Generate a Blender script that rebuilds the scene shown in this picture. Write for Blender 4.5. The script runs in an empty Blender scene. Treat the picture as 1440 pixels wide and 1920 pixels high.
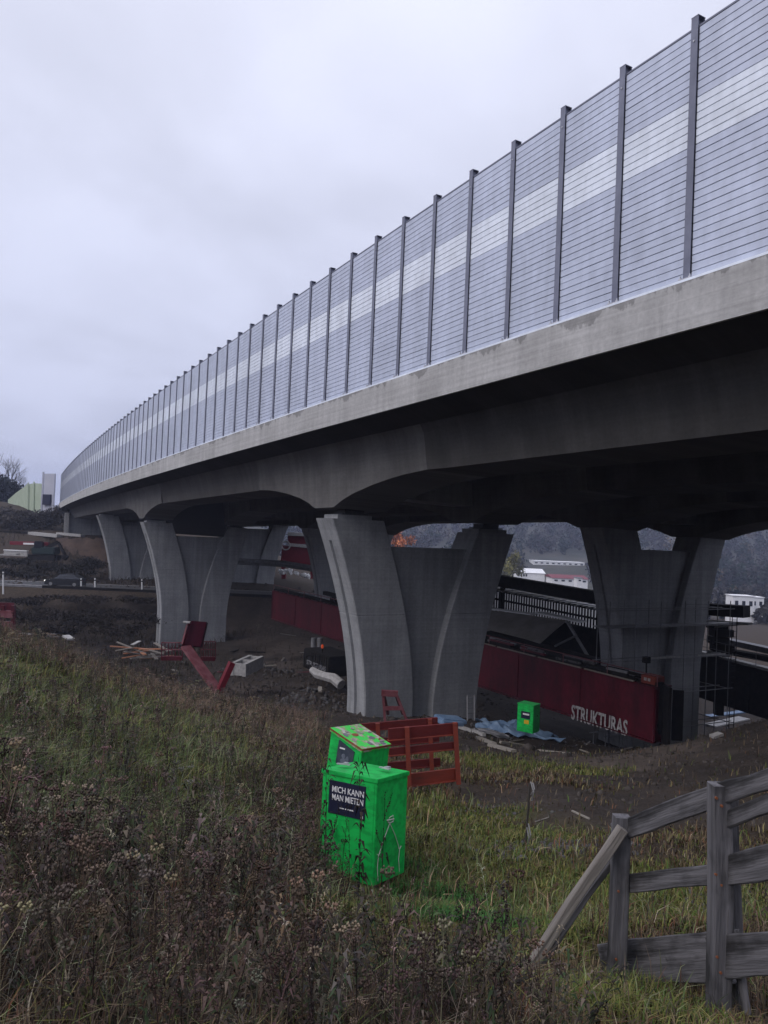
import bpy, bmesh, math, random
import numpy as np
from mathutils import Vector, Matrix, Euler

random.seed(7)
rng = np.random.default_rng(7)
scene = bpy.context.scene
COL = scene.collection
EYE = 14.0                      # height of the eye above datum

# ------------------------------------------------------------------ camera
PITCH, ROLL, FPX = 0.025266, 0.04329, 1441.9
cam_d = bpy.data.cameras.new('camera')
cam = bpy.data.objects.new('camera', cam_d)
COL.objects.link(cam)
cam_d.sensor_fit = 'VERTICAL'
cam_d.sensor_height = 36.0
cam_d.lens = FPX / 1920 * 36.0
cam_d.clip_start = 0.05
cam_d.clip_end = 6000
_f = Vector((0, math.cos(PITCH), math.sin(PITCH)))
_u0 = Vector((0, -math.sin(PITCH), math.cos(PITCH)))
_r0 = Vector((1, 0, 0))
_r = _r0 * math.cos(ROLL) + _u0 * math.sin(ROLL)
_u = -_r0 * math.sin(ROLL) + _u0 * math.cos(ROLL)
cam.matrix_world = Matrix(((_r.x, _u.x, -_f.x, 0), (_r.y, _u.y, -_f.y, 0), (_r.z, _u.z, -_f.z, EYE), (0, 0, 0, 1)))
scene.camera = cam

# ------------------------------------------------------------------ exposure
scene.view_settings.view_transform = 'Standard'
scene.view_settings.look = 'None'
scene.view_settings.gamma = 1.0
scene.view_settings.use_curve_mapping = False
scene.view_settings.exposure = 0.0
scene.cycles.max_bounces = 6
scene.cycles.diffuse_bounces = 3
scene.cycles.use_denoising = True

# ------------------------------------------------------------------ sun and sky
SUN_DIR = Vector((-0.80, -0.50, 0.84)).normalized()       # towards the veiled sun, behind the camera on the left
SUN_EL = math.asin(SUN_DIR.z)
SUN_AZ = math.atan2(SUN_DIR.x, SUN_DIR.y)
sd = bpy.data.lights.new('sun', 'SUN')
sd.energy = 1.25
sd.angle = math.radians(38)
sd.color = (1.0, 0.93, 0.90)
sun = bpy.data.objects.new('sun', sd)
COL.objects.link(sun)
sun.rotation_euler = (-SUN_DIR).to_track_quat('-Z', 'Y').to_euler()
sun.location = (0, 0, 60)

world = bpy.data.worlds.new('World')
scene.world = world
world.use_nodes = True
nt = world.node_tree
nt.nodes.clear()
def WN(t): return nt.nodes.new(t)
def WL(a, b): nt.links.new(a, b)
wout = WN('ShaderNodeOutputWorld'); bg = WN('ShaderNodeBackground'); WL(bg.outputs[0], wout.inputs[0])
bg.inputs['Strength'].default_value = 0.1
sky = WN('ShaderNodeTexSky'); sky.sky_type = 'NISHITA'; sky.sun_disc = False
sky.sun_elevation = SUN_EL; sky.sun_rotation = SUN_AZ; sky.air_density = 1.5; sky.dust_density = 4
tc = WN('ShaderNodeTexCoord')
sep = WN('ShaderNodeSeparateXYZ'); WL(tc.outputs['Generated'], sep.inputs[0])
def wm(op, a, b=None, clamp=False):
    n = WN('ShaderNodeMath'); n.operation = op; n.use_clamp = clamp
    for i, v in enumerate((a, b)):
        if v is None: continue
        if isinstance(v, (int, float)): n.inputs[i].default_value = v
        else: WL(v, n.inputs[i])
    return n.outputs[0]
zc = wm('MAXIMUM', sep.outputs[2], 0.0)
den = wm('ADD', zc, 0.22)
cx = wm('DIVIDE', sep.outputs[0], den); cy = wm('DIVIDE', sep.outputs[1], den)
comb = WN('ShaderNodeCombineXYZ'); WL(cx, comb.inputs[0]); WL(cy, comb.inputs[1])
n1 = WN('ShaderNodeTexNoise'); n1.inputs['Scale'].default_value = 1.5; n1.inputs['Detail'].default_value = 5; n1.inputs['Roughness'].default_value = 0.45
n1.inputs['Distortion'].default_value = 0.25
WL(comb.outputs[0], n1.inputs['Vector'])
cl = WN('ShaderNodeMapRange'); cl.inputs['From Min'].default_value = 0.33; cl.inputs['From Max'].default_value = 0.66
cl.interpolation_type = 'SMOOTHSTEP'; WL(n1.outputs['Fac'], cl.inputs['Value'])
cl.inputs['To Min'].default_value = 0.92; cl.inputs['To Max'].default_value = 1.13
lum = wm('MULTIPLY', wm('ADD', wm('ADD', wm('MULTIPLY', zc, 3.0), wm('MULTIPLY', wm('POWER', zc, 3.0), 3.2)), 7.3), cl.outputs[0])     # overcast: brighter towards the zenith
ccol = WN('ShaderNodeMix'); ccol.data_type = 'RGBA'
ccol.inputs['A'].default_value = (0.80, 0.85, 1.11, 1); ccol.inputs['B'].default_value = (0.885, 0.915, 1.10, 1)
WL(wm('MULTIPLY', zc, 1.8, True), ccol.inputs['Factor'])
cm = WN('ShaderNodeVectorMath'); cm.operation = 'SCALE'
WL(ccol.outputs['Result'], cm.inputs[0]); WL(lum, cm.inputs['Scale'])
mx = WN('ShaderNodeMix'); mx.data_type = 'RGBA'; mx.inputs['Factor'].default_value = 0.95
WL(sky.outputs[0], mx.inputs['A']); WL(cm.outputs[0], mx.inputs['B'])
WL(mx.outputs['Result'], bg.inputs['Color'])

# ------------------------------------------------------------------ helpers: seeing and placing
def ray(x, y):
    U, V = x - 720.0, y - 960.0
    c, s = math.cos(ROLL), math.sin(ROLL)
    u = U * c + V * s; v = -U * s + V * c
    Y = FPX * math.cos(PITCH) + v * math.sin(PITCH); Z = FPX * math.sin(PITCH) - v * math.cos(PITCH)
    return Vector((u / Y, 1.0, Z / Y))
def at(x, y, Y):
    d = ray(x, y) * Y
    return Vector((d.x, d.y, d.z + EYE))

# ------------------------------------------------------------------ helpers: materials
MATS = {}
def mat(name, c1, c2=None, scale=4.0, rough=0.85, bump=0.0, metal=0.0, stretch=(1, 1, 1), coord='Object', detail=6, c3=None, spec=0.35, contrast=(0.35, 0.65), bscale=None, emit=None):
    if name in MATS: return MATS[name]
    m = bpy.data.materials.new(name); m.use_nodes = True
    t = m.node_tree; b = t.nodes['Principled BSDF']
    b.inputs['Roughness'].default_value = rough; b.inputs['Metallic'].default_value = metal
    b.inputs['Specular IOR Level'].default_value = spec
    if c2 is None: c2 = tuple(v * 0.8 for v in c1)
    tcn = t.nodes.new('ShaderNodeTexCoord'); mp = t.nodes.new('ShaderNodeMapping'); mp.inputs['Scale'].default_value = stretch
    t.links.new(tcn.outputs[coord], mp.inputs[0])
    n = t.nodes.new('ShaderNodeTexNoise'); n.inputs['Scale'].default_value = scale; n.inputs['Detail'].default_value = detail; n.inputs['Roughness'].default_value = 0.6
    t.links.new(mp.outputs[0], n.inputs['Vector'])
    r = t.nodes.new('ShaderNodeValToRGB')
    r.color_ramp.elements[0].position = contrast[0]; r.color_ramp.elements[1].position = contrast[1]
    r.color_ramp.elements[0].color = (*c1, 1); r.color_ramp.elements[1].color = (*c2, 1)
    if c3 is not None:
        e = r.color_ramp.elements.new(contrast[1] + 0.06); e.color = (*c3, 1)
    t.links.new(n.outputs['Fac'], r.inputs[0])
    t.links.new(r.outputs[0], b.inputs['Base Color'])
    if bump:
        n2 = t.nodes.new('ShaderNodeTexNoise'); n2.inputs['Scale'].default_value = bscale or scale * 6; n2.inputs['Detail'].default_value = 5
        t.links.new(mp.outputs[0], n2.inputs['Vector'])
        bp = t.nodes.new('ShaderNodeBump'); bp.inputs['Strength'].default_value = bump; bp.inputs['Distance'].default_value = 0.02
        t.links.new(n2.outputs['Fac'], bp.inputs['Height']); t.links.new(bp.outputs[0], b.inputs['Normal'])
    if emit:
        b.inputs['Emission Color'].default_value = (*c1, 1); b.inputs['Emission Strength'].default_value = emit
    MATS[name] = m
    return m

def attr_mat(name, rough=0.8, attr='Col', trans=0.0, var=0.25, vscale=3.0):
    """colour comes from a per-blade attribute, broken up by noise"""
    if name in MATS: return MATS[name]
    m = bpy.data.materials.new(name); m.use_nodes = True
    t = m.node_tree; b = t.nodes['Principled BSDF']; b.inputs['Roughness'].default_value = rough; b.inputs['Specular IOR Level'].default_value = 0.2
    a = t.nodes.new('ShaderNodeAttribute'); a.attribute_name = attr
    n = t.nodes.new('ShaderNodeTexNoise'); n.inputs['Scale'].default_value = vscale; n.inputs['Detail'].default_value = 4
    tcn = t.nodes.new('ShaderNodeTexCoord'); t.links.new(tcn.outputs['Object'], n.inputs['Vector'])
    mr = t.nodes.new('ShaderNodeMapRange'); mr.inputs['From Min'].default_value = 0.3; mr.inputs['From Max'].default_value = 0.7
    mr.inputs['To Min'].default_value = 1 - var; mr.inputs['To Max'].default_value = 1 + var
    t.links.new(n.outputs['Fac'], mr.inputs['Value'])
    v = t.nodes.new('ShaderNodeVectorMath'); v.operation = 'SCALE'; t.links.new(a.outputs['Color'], v.inputs[0]); t.links.new(mr.outputs[0], v.inputs['Scale'])
    t.links.new(v.outputs[0], b.inputs['Base Color'])
    MATS[name] = m
    return m

def concrete(name, c1, c2, boards=0.0, streak=0.25, uv=False, stain=0.0):
    """board-marked, rain-streaked concrete"""
    m = bpy.data.materials.new(name); m.use_nodes = True
    t = m.node_tree; b = t.nodes['Principled BSDF']; b.inputs['Roughness'].default_value = 0.88; b.inputs['Specular IOR Level'].default_value = 0.25
    def N(k): return t.nodes.new(k)
    L = t.links.new
    tcn = N('ShaderNodeTexCoord'); co = tcn.outputs['UV' if uv else 'Object']
    def noise(scale, st, detail=6, rough=0.6):
        mp = N('ShaderNodeMapping'); mp.inputs['Scale'].default_value = st; L(co, mp.inputs[0])
        n = N('ShaderNodeTexNoise'); n.inputs['Scale'].default_value = scale; n.inputs['Detail'].default_value = detail; n.inputs['Roughness'].default_value = rough
        L(mp.outputs[0], n.inputs['Vector']); return n.outputs['Fac']
    def rng_(v, a, b_, c, d):
        r = N('ShaderNodeMapRange'); r.inputs['From Min'].default_value = a; r.inputs['From Max'].default_value = b_
        r.inputs['To Min'].default_value = c; r.inputs['To Max'].default_value = d; L(v, r.inputs['Value']); return r.outputs[0]
    def mul(a, b_):
        n = N('ShaderNodeMath'); n.operation = 'MULTIPLY'; L(a, n.inputs[0]); L(b_, n.inputs[1]); return n.outputs[0]
    base = noise(0.5, (1, 1, 1), 8)
    r = N('ShaderNodeValToRGB'); r.color_ramp.elements[0].position = 0.35; r.color_ramp.elements[1].position = 0.65
    r.color_ramp.elements[0].color = (*c1, 1); r.color_ramp.elements[1].color = (*c2, 1); L(base, r.inputs[0])
    f = rng_(noise(2.2, (1, 0.06, 1) if uv else (1, 1, 0.05), 5), 0.3, 0.72, 1 + streak * 0.4, 1 - streak)
    f = mul(f, rng_(noise(9, (1, 1, 1), 6), 0.3, 0.7, 0.9, 1.1))
    if boards:
        bd = noise(1.0, (0.12, 9.0, 1) if uv else (0.05, 0.05, 7.0), 3, 0.7)
        f = mul(f, rng_(bd, 0.35, 0.65, 1 - boards, 1 + boards * 0.5))
        f = mul(f, rng_(noise(1.0, (2.6, 16.0, 1) if uv else (2.0, 2.0, 14.0), 4, 0.75), 0.60, 0.72, 1.0, 1 - boards * 1.6))
    if stain and uv:
        sp = N('ShaderNodeSeparateXYZ'); L(co, sp.inputs[0])
        ed = noise(1.0, (0.55, 0.25, 1), 6, 0.65)
        ad = N('ShaderNodeMath'); ad.operation = 'ADD'; L(sp.outputs[1], ad.inputs[0])
        sc_ = rng_(ed, 0.36, 0.64, -0.34, 0.24); L(sc_, ad.inputs[1])
        f = mul(f, rng_(ad.outputs[0], -0.13, -0.08, 1.0, 1 - stain)); f = mul(f, rng_(noise(1.0, (3.2, 0.35, 1), 5, 0.7), 0.58, 0.74, 1.0, 1 - stain * .55))
    v = N('ShaderNodeVectorMath'); v.operation = 'SCALE'; L(r.outputs[0], v.inputs[0]); L(f, v.inputs['Scale'])
    L(v.outputs[0], b.inputs['Base Color'])
    bp = N('ShaderNodeBump'); bp.inputs['Strength'].default_value = 0.25; bp.inputs['Distance'].default_value = 0.01
    L(noise(14, (1, 1, 1), 6), bp.inputs['Height']); L(bp.outputs[0], b.inputs['Normal'])
    MATS[name] = m
    return m

# ------------------------------------------------------------------ helpers: meshes and objects
class MB:
    def __init__(s): s.v = []; s.f = []; s.m = []
    def add(s, vs, fs, mi=0):
        o = len(s.v); s.v += [tuple(p) for p in vs]; s.f += [tuple(i + o for i in f) for f in fs]; s.m += [mi] * len(fs)
    def box(s, c, size, M=None, mi=0):
        hx, hy, hz = size[0] / 2, size[1] / 2, size[2] / 2
        ps = [Vector((x, y, z)) for x in (-hx, hx) for y in (-hy, hy) for z in (-hz, hz)]
        if M is not None: ps = [M @ p for p in ps]
        c = Vector(c); ps = [p + c for p in ps]
        s.add(ps, [(0, 1, 3, 2), (4, 6, 7, 5), (0, 4, 5, 1), (2, 3, 7, 6), (0, 2, 6, 4), (1, 5, 7, 3)], mi)
    def bar(s, a, b, w, h, mi=0, up=Vector((0, 0, 1))):
        a, b = Vector(a), Vector(b); d = (b - a); L = d.length
        if L < 1e-6: return
        d.normalize(); sd_ = d.cross(up)
        if sd_.length < 1e-4: sd_ = d.cross(Vector((1, 0, 0)))
        sd_.normalize(); u = sd_.cross(d)
        M = Matrix((d, sd_, u)).transposed()
        s.box((a + b) / 2, (L, w, h), M, mi)
    def tube(s, pts, r, n=6, mi=0, caps=True):
        pts = [Vector(p) for p in pts]; rs = r if isinstance(r, (list, tuple)) else [r] * len(pts)
        o = len(s.v); fs = []
        for i, p in enumerate(pts):
            d = (pts[min(i + 1, len(pts) - 1)] - pts[max(i - 1, 0)]).normalized()
            a = d.cross(Vector((0, 0, 1)));  a = a if a.length > 1e-3 else Vector((1, 0, 0)); a.normalize(); b_ = d.cross(a)
            for k in range(n):
                t = 2 * math.pi * k / n; s.v.append(tuple(p + (a * math.cos(t) + b_ * math.sin(t)) * rs[i]))
        for i in range(len(pts) - 1):
            for k in range(n):
                fs.append((o + i * n + k, o + i * n + (k + 1) % n, o + (i + 1) * n + (k + 1) % n, o + (i + 1) * n + k))
        if caps:
            fs.append(tuple(o + k for k in range(n - 1, -1, -1))); e = o + (len(pts) - 1) * n; fs.append(tuple(e + k for k in range(n)))
        s.f += fs; s.m += [mi] * len(fs)
    def sweep(s, rings, close=True, caps=True, mi=0):
        o = len(s.v); n = len(rings[0])
        for r in rings: s.v += [tuple(p) for p in r]
        for i in range(len(rings) - 1):
            for k in range(n if close else n - 1):
                a = o + i * n + k; b_ = o + i * n + (k + 1) % n
                s.f.append((a, b_, b_ + n, a + n)); s.m.append(mi)
        if caps:
            s.f.append(tuple(o + k for k in range(n - 1, -1, -1))); e = o + (len(rings) - 1) * n
            s.f.append(tuple(e + k for k in range(n))); s.m += [mi, mi]
    def mesh(s, name, mats, smooth=False):
        me = bpy.data.meshes.new(name); me.from_pydata(s.v, [], s.f)
        if not isinstance(mats, (list, tuple)): mats = [mats]
        for m in mats: me.materials.append(m)
        if len(mats) > 1: me.polygons.foreach_set('material_index', s.m)
        me.update()
        bm = bmesh.new(); bm.from_mesh(me); bmesh.ops.recalc_face_normals(bm, faces=bm.faces); bm.to_mesh(me); bm.free()
        if smooth: me.polygons.foreach_set('use_smooth', [True] * len(me.polygons))
        return me
    def obj(s, name, mats, parent=None, smooth=False, bevel=0.0, **kw):
        me = s.mesh(name, mats, smooth)
        if bevel:
            bm = bmesh.new(); bm.from_mesh(me)
            bmesh.ops.bevel(bm, geom=[e for e in bm.edges if e.is_manifold and e.calc_face_angle(0) > 0.5], offset=bevel, segments=2, affect='EDGES', clamp_overlap=True)
            bm.to_mesh(me); bm.free()
        return link(name, me, parent, **kw)
def link(name, me, parent=None, M=None, label=None, cat=None, group=None, kind=None):
    o = bpy.data.objects.new(name, me); COL.objects.link(o)
    if parent is not None: o.parent = parent
    if M is not None: o.matrix_local = M
    return tag(o, label, cat, group, kind)
def tag(o, label=None, cat=None, group=None, kind=None):
    if label: o['label'] = label
    if cat: o['category'] = cat
    if group: o['group'] = group
    if kind: o['kind'] = kind
    return o
def thing(name, label, cat, loc=(0, 0, 0), rot=None, group=None):
    o = bpy.data.objects.new(name, None); COL.objects.link(o); o.empty_display_size = 0.2
    o.location = loc
    if rot is not None: o.rotation_euler = rot
    return tag(o, label, cat, group)
def copy_tree(o, parent=None):
    c = o.copy(); COL.objects.link(c); c.parent = parent
    for ch in list(o.children): copy_tree(ch, c)
    return c
def frame(origin, x, z=Vector((0, 0, 1))):
    """matrix whose X axis is x, Z axis near z"""
    x = Vector(x).normalized(); y = Vector(z).cross(x).normalized(); z = x.cross(y)
    M = Matrix((x, y, z)).transposed().to_4x4(); M.translation = Vector(origin); return M

# ------------------------------------------------------------------ materials
M_CONC = concrete('pier_concrete', (0.27, 0.277, 0.285), (0.35, 0.357, 0.365), boards=0.08, streak=0.26)
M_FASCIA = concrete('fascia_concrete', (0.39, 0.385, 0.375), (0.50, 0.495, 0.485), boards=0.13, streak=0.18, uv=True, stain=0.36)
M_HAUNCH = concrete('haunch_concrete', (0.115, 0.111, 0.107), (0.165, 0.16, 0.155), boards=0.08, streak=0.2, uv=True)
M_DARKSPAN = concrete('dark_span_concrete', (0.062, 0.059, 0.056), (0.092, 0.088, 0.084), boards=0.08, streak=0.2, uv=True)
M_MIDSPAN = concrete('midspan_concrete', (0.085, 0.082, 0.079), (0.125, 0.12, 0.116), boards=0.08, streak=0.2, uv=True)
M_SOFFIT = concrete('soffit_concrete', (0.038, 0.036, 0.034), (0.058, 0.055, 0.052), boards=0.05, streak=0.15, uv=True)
M_SLAT = mat('slat_aluminium', (0.49, 0.53, 0.63), (0.55, 0.59, 0.69), scale=1.5, rough=0.38, metal=0.25, spec=0.5, stretch=(0.4, 1, 4))
M_SLATL = mat('slat_pale', (0.73, 0.78, 0.85), (0.79, 0.84, 0.91), scale=1.5, rough=0.35, metal=0.1, spec=0.5, stretch=(0.4, 1, 4))
M_BACK = mat('barrier_backing', (0.10, 0.11, 0.14), (0.13, 0.14, 0.17), rough=0.7)
M_POST = mat('post_steel', (0.16, 0.17, 0.225), (0.20, 0.21, 0.27), scale=3, rough=0.5, metal=0.2)
M_GALV = mat('galvanised', (0.45, 0.46, 0.48), (0.6, 0.6, 0.62), scale=8, rough=0.45, metal=0.6)
M_BEAR = mat('bearing_steel', (0.05, 0.05, 0.055), (0.08, 0.08, 0.08), rough=0.6)
M_RED = mat('girder_red', (0.062, 0.0035, 0.010), (0.092, 0.0055, 0.014), scale=0.7, rough=0.5, bump=0.1, c3=(0.062, 0.008, 0.009), stretch=(1, 1, 0.25))
M_REDL = mat('red_paint', (0.16, 0.007, 0.018), (0.12, 0.007, 0.014), scale=2, rough=0.5, bump=0.1)
M_REDW = mat('worn_red_steel', (0.12, 0.025, 0.032), (0.21, 0.085, 0.095), scale=1.8, rough=0.65, bump=0.2, c3=(0.17, 0.085, 0.085))
M_ORANGE = mat('orange_formwork', (0.21, 0.034, 0.018), (0.15, 0.03, 0.019), scale=5, rough=0.7, bump=0.3, c3=(0.09, 0.03, 0.018), stretch=(0.4, 0.4, 2))
M_ORRED = mat('red_formwork', (0.13, 0.014, 0.013), (0.095, 0.012, 0.011), scale=5, rough=0.7, bump=0.3, stretch=(0.4, 0.4, 2))
M_GREEN = mat('green_paint', (0.006, 0.50, 0.085), (0.006, 0.44, 0.075), scale=2.5, rough=0.5, bump=0.05, spec=0.4, detail=8)
M_GREENL = mat('worn_green_lid', (0.05, 0.58, 0.08), (0.30, 0.24, 0.17), scale=9, rough=0.7, bump=0.3, c3=(0.42, 0.42, 0.36), contrast=(0.46, 0.54))
M_RUST = mat('rust', (0.16, 0.05, 0.02), (0.26, 0.10, 0.05), scale=12, rough=0.9, bump=0.3)
M_NAVY = mat('navy_sign', (0.010, 0.012, 0.032), (0.016, 0.018, 0.042), rough=0.4)
M_WHITE = mat('white_print', (0.62, 0.62, 0.62), (0.72, 0.72, 0.72), rough=0.6)
M_LETTER = mat('worn_lettering', (0.42, 0.40, 0.40), (0.55, 0.53, 0.53), scale=3, rough=0.7)
M_DIRTYW = mat('dirty_white', (0.28, 0.275, 0.265), (0.42, 0.41, 0.40), scale=6, rough=0.8, bump=0.2)
M_YELLOW = mat('yellow_print', (0.7, 0.45, 0.02), rough=0.6)
def stain(m, lo=0.25, scale=2.6):
    """dark damp patches over an existing material"""
    t = m.node_tree; b = t.nodes['Principled BSDF']; src = b.inputs['Base Color'].links[0].from_socket
    tcn = t.nodes.new('ShaderNodeTexCoord'); mp = t.nodes.new('ShaderNodeMapping'); mp.inputs['Scale'].default_value = (1, 2.2, 2.2); t.links.new(tcn.outputs['Object'], mp.inputs[0])
    n = t.nodes.new('ShaderNodeTexNoise'); n.inputs['Scale'].default_value = scale; n.inputs['Detail'].default_value = 5; t.links.new(mp.outputs[0], n.inputs['Vector'])
    r = t.nodes.new('ShaderNodeMapRange'); r.inputs['From Min'].default_value = 0.40; r.inputs['From Max'].default_value = 0.54; r.inputs['To Min'].default_value = lo; r.inputs['To Max'].default_value = 1.0; t.links.new(n.outputs['Fac'], r.inputs['Value'])
    v = t.nodes.new('ShaderNodeVectorMath'); v.operation = 'SCALE'; t.links.new(src, v.inputs[0]); t.links.new(r.outputs[0], v.inputs['Scale']); t.links.new(v.outputs[0], b.inputs['Base Color'])
M_WOOD = mat('weathered_wood', (0.07, 0.068, 0.072), (0.145, 0.14, 0.148), scale=3.0, rough=0.9, bump=0.55, stretch=(0.6, 9, 9), c3=(0.095, 0.088, 0.082), bscale=7)
def weather(m, amt=0.07):
    """slow tonal drift and rain streaks fixed to the wall as a whole, plus a slight difference from piece to piece"""
    t = m.node_tree; b = t.nodes['Principled BSDF']; src = b.inputs['Base Color'].links[0].from_socket; L = t.links.new
    g = t.nodes.new('ShaderNodeNewGeometry'); fac = None
    for sc, st in ((0.35, (1, 1, 1)), (1.6, (1, 1, .12)), (5.0, (1, 1, .5))):
        mp = t.nodes.new('ShaderNodeMapping'); mp.inputs['Scale'].default_value = st; L(g.outputs['Position'], mp.inputs[0])
        n = t.nodes.new('ShaderNodeTexNoise'); n.inputs['Scale'].default_value = sc; n.inputs['Detail'].default_value = 4; L(mp.outputs[0], n.inputs['Vector'])
        r = t.nodes.new('ShaderNodeMapRange'); r.inputs['From Min'].default_value = .32; r.inputs['From Max'].default_value = .68; r.inputs['To Min'].default_value = 1 - amt; r.inputs['To Max'].default_value = 1 + amt; L(n.outputs['Fac'], r.inputs['Value'])
        if fac is None: fac = r.outputs[0]
        else:
            m_ = t.nodes.new('ShaderNodeMath'); m_.operation = 'MULTIPLY'; L(fac, m_.inputs[0]); L(r.outputs[0], m_.inputs[1]); fac = m_.outputs[0]
    oi = t.nodes.new('ShaderNodeObjectInfo'); r = t.nodes.new('ShaderNodeMapRange'); r.inputs['To Min'].default_value = 1 - amt * .5; r.inputs['To Max'].default_value = 1 + amt * .5; L(oi.outputs['Random'], r.inputs['Value'])
    m_ = t.nodes.new('ShaderNodeMath'); m_.operation = 'MULTIPLY'; L(fac, m_.inputs[0]); L(r.outputs[0], m_.inputs[1])
    v = t.nodes.new('ShaderNodeVectorMath'); v.operation = 'SCALE'; L(src, v.inputs[0]); L(m_.outputs[0], v.inputs['Scale']); L(v.outputs[0], b.inputs['Base Color'])
for m_ in (M_SLAT, M_SLATL): weather(m_, .07)
weather(M_RED, .22); weather(M_POST, .06); weather(M_GREEN, .10); stain(M_GREEN, .72, 7.0)
stain(M_WOOD); stain(M_LETTER, .72, 3.5)
M_WOODL = mat('pale_plank', (0.22, 0.20, 0.17), (0.32, 0.295, 0.255), scale=3, rough=0.9, bump=0.3, stretch=(0.6, 9, 9))
M_WOODB = mat('brace_wood', (0.15, 0.135, 0.12), (0.23, 0.21, 0.185), scale=3, rough=0.9, bump=0.5, stretch=(0.6, 9, 9), bscale=7)
M_DARK = mat('dark_steel', (0.014, 0.0135, 0.014), (0.027, 0.025, 0.025), scale=3, rough=0.9, spec=0.08)
M_GREY = mat('grey_steel', (0.16, 0.16, 0.17), (0.24, 0.24, 0.25), scale=4, rough=0.6)
M_PLY = mat('formwork_ply', (0.20, 0.185, 0.17), (0.27, 0.25, 0.235), scale=1.2, rough=0.75)
M_TARP = mat('blue_tarp', (0.09, 0.16, 0.27), (0.17, 0.25, 0.36), scale=3, rough=0.5, bump=0.4)
M_ROAD = mat('asphalt', (0.045, 0.045, 0.048), (0.06, 0.06, 0.062), scale=3, rough=0.9, bump=0.2)
M_GLASS = mat('dark_glass', (0.012, 0.014, 0.02), (0.02, 0.022, 0.03), rough=0.08, spec=0.6)
M_TYRE = mat('tyre', (0.015, 0.015, 0.015), (0.02, 0.02, 0.02), rough=0.9)
M_CARP = mat('car_paint', (0.02, 0.021, 0.026), (0.024, 0.025, 0.03), rough=0.25, spec=0.6)
M_LAMP = mat('headlight_glow', (1, 0.97, 0.9), (1, 0.97, 0.9), rough=0.3, emit=1.5)
M_AMBER = mat('amber_lamp', (0.6, 0.08, 0.02), (0.6, 0.08, 0.02), rough=0.3, emit=0.25)
M_BARRG = mat('pale_green_panel', (0.36, 0.43, 0.31), (0.43, 0.50, 0.38), scale=0.6, rough=0.5)
M_BARRW = mat('pale_grey_panel', (0.40, 0.41, 0.47), (0.45, 0.46, 0.52), scale=0.8, rough=0.5)
M_WALLW = mat('white_render', (0.68, 0.68, 0.68), (0.76, 0.76, 0.76), scale=0.6, rough=0.9)
M_ROOFR = mat('red_tile', (0.36, 0.07, 0.05), (0.28, 0.06, 0.045), scale=1.5, rough=0.9)
M_ROOFG = mat('grey_roof', (0.12, 0.12, 0.13), (0.18, 0.18, 0.19), scale=1.5, rough=0.9)
M_BARK = mat('bark', (0.045, 0.04, 0.036), (0.07, 0.06, 0.052), scale=4, rough=0.95, stretch=(3, 3, 0.5))
M_STONE = mat('rubble_stone', (0.045, 0.043, 0.042), (0.105, 0.10, 0.10), scale=9, rough=0.95, bump=0.4)
M_PLANT = attr_mat('plant_matter', var=0.3)
M_FLAKE = mat('paint_flake', (0.20, 0.21, 0.17), (0.30, 0.30, 0.26), scale=20, rough=0.8)
M_CORD = mat('white_cord', (0.5, 0.52, 0.46), (0.6, 0.6, 0.55), rough=0.9)

# ------------------------------------------------------------------ the bridge axis: outer face of the edge beam
_ds = 0.05
_S = np.arange(-60, 240, _ds)
_th = 0.511511 - 3.655e-4 * _S - 0.5 * 1.640e-6 * _S ** 2
_X = np.cumsum(-np.sin(_th) * _ds); _Y = np.cumsum(np.cos(_th) * _ds)
_i0 = int(np.argmin(abs(_S))); _X += 6.02033 - _X[_i0]; _Y += 15.96534 - _Y[_i0]
def axis(s):
    th = float(np.interp(s, _S, _th)); x = float(np.interp(s, _S, _X)); y = float(np.interp(s, _S, _Y))
    z = 5.451066 - 0.01523676 * s - 2.1796e-5 * s * s
    return x, y, z + EYE, th
XF = -0.034                     # crossfall
def bp(s, lat, dz):
    x, y, z, th = axis(s)
    return Vector((x + math.cos(th) * lat, y + math.sin(th) * lat, z + dz + XF * max(lat - 0.4, 0)))
def bp0(s, lat, z):
    x, y, _, th = axis(s)
    return Vector((x + math.cos(th) * lat, y + math.sin(th) * lat, z + EYE))

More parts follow.
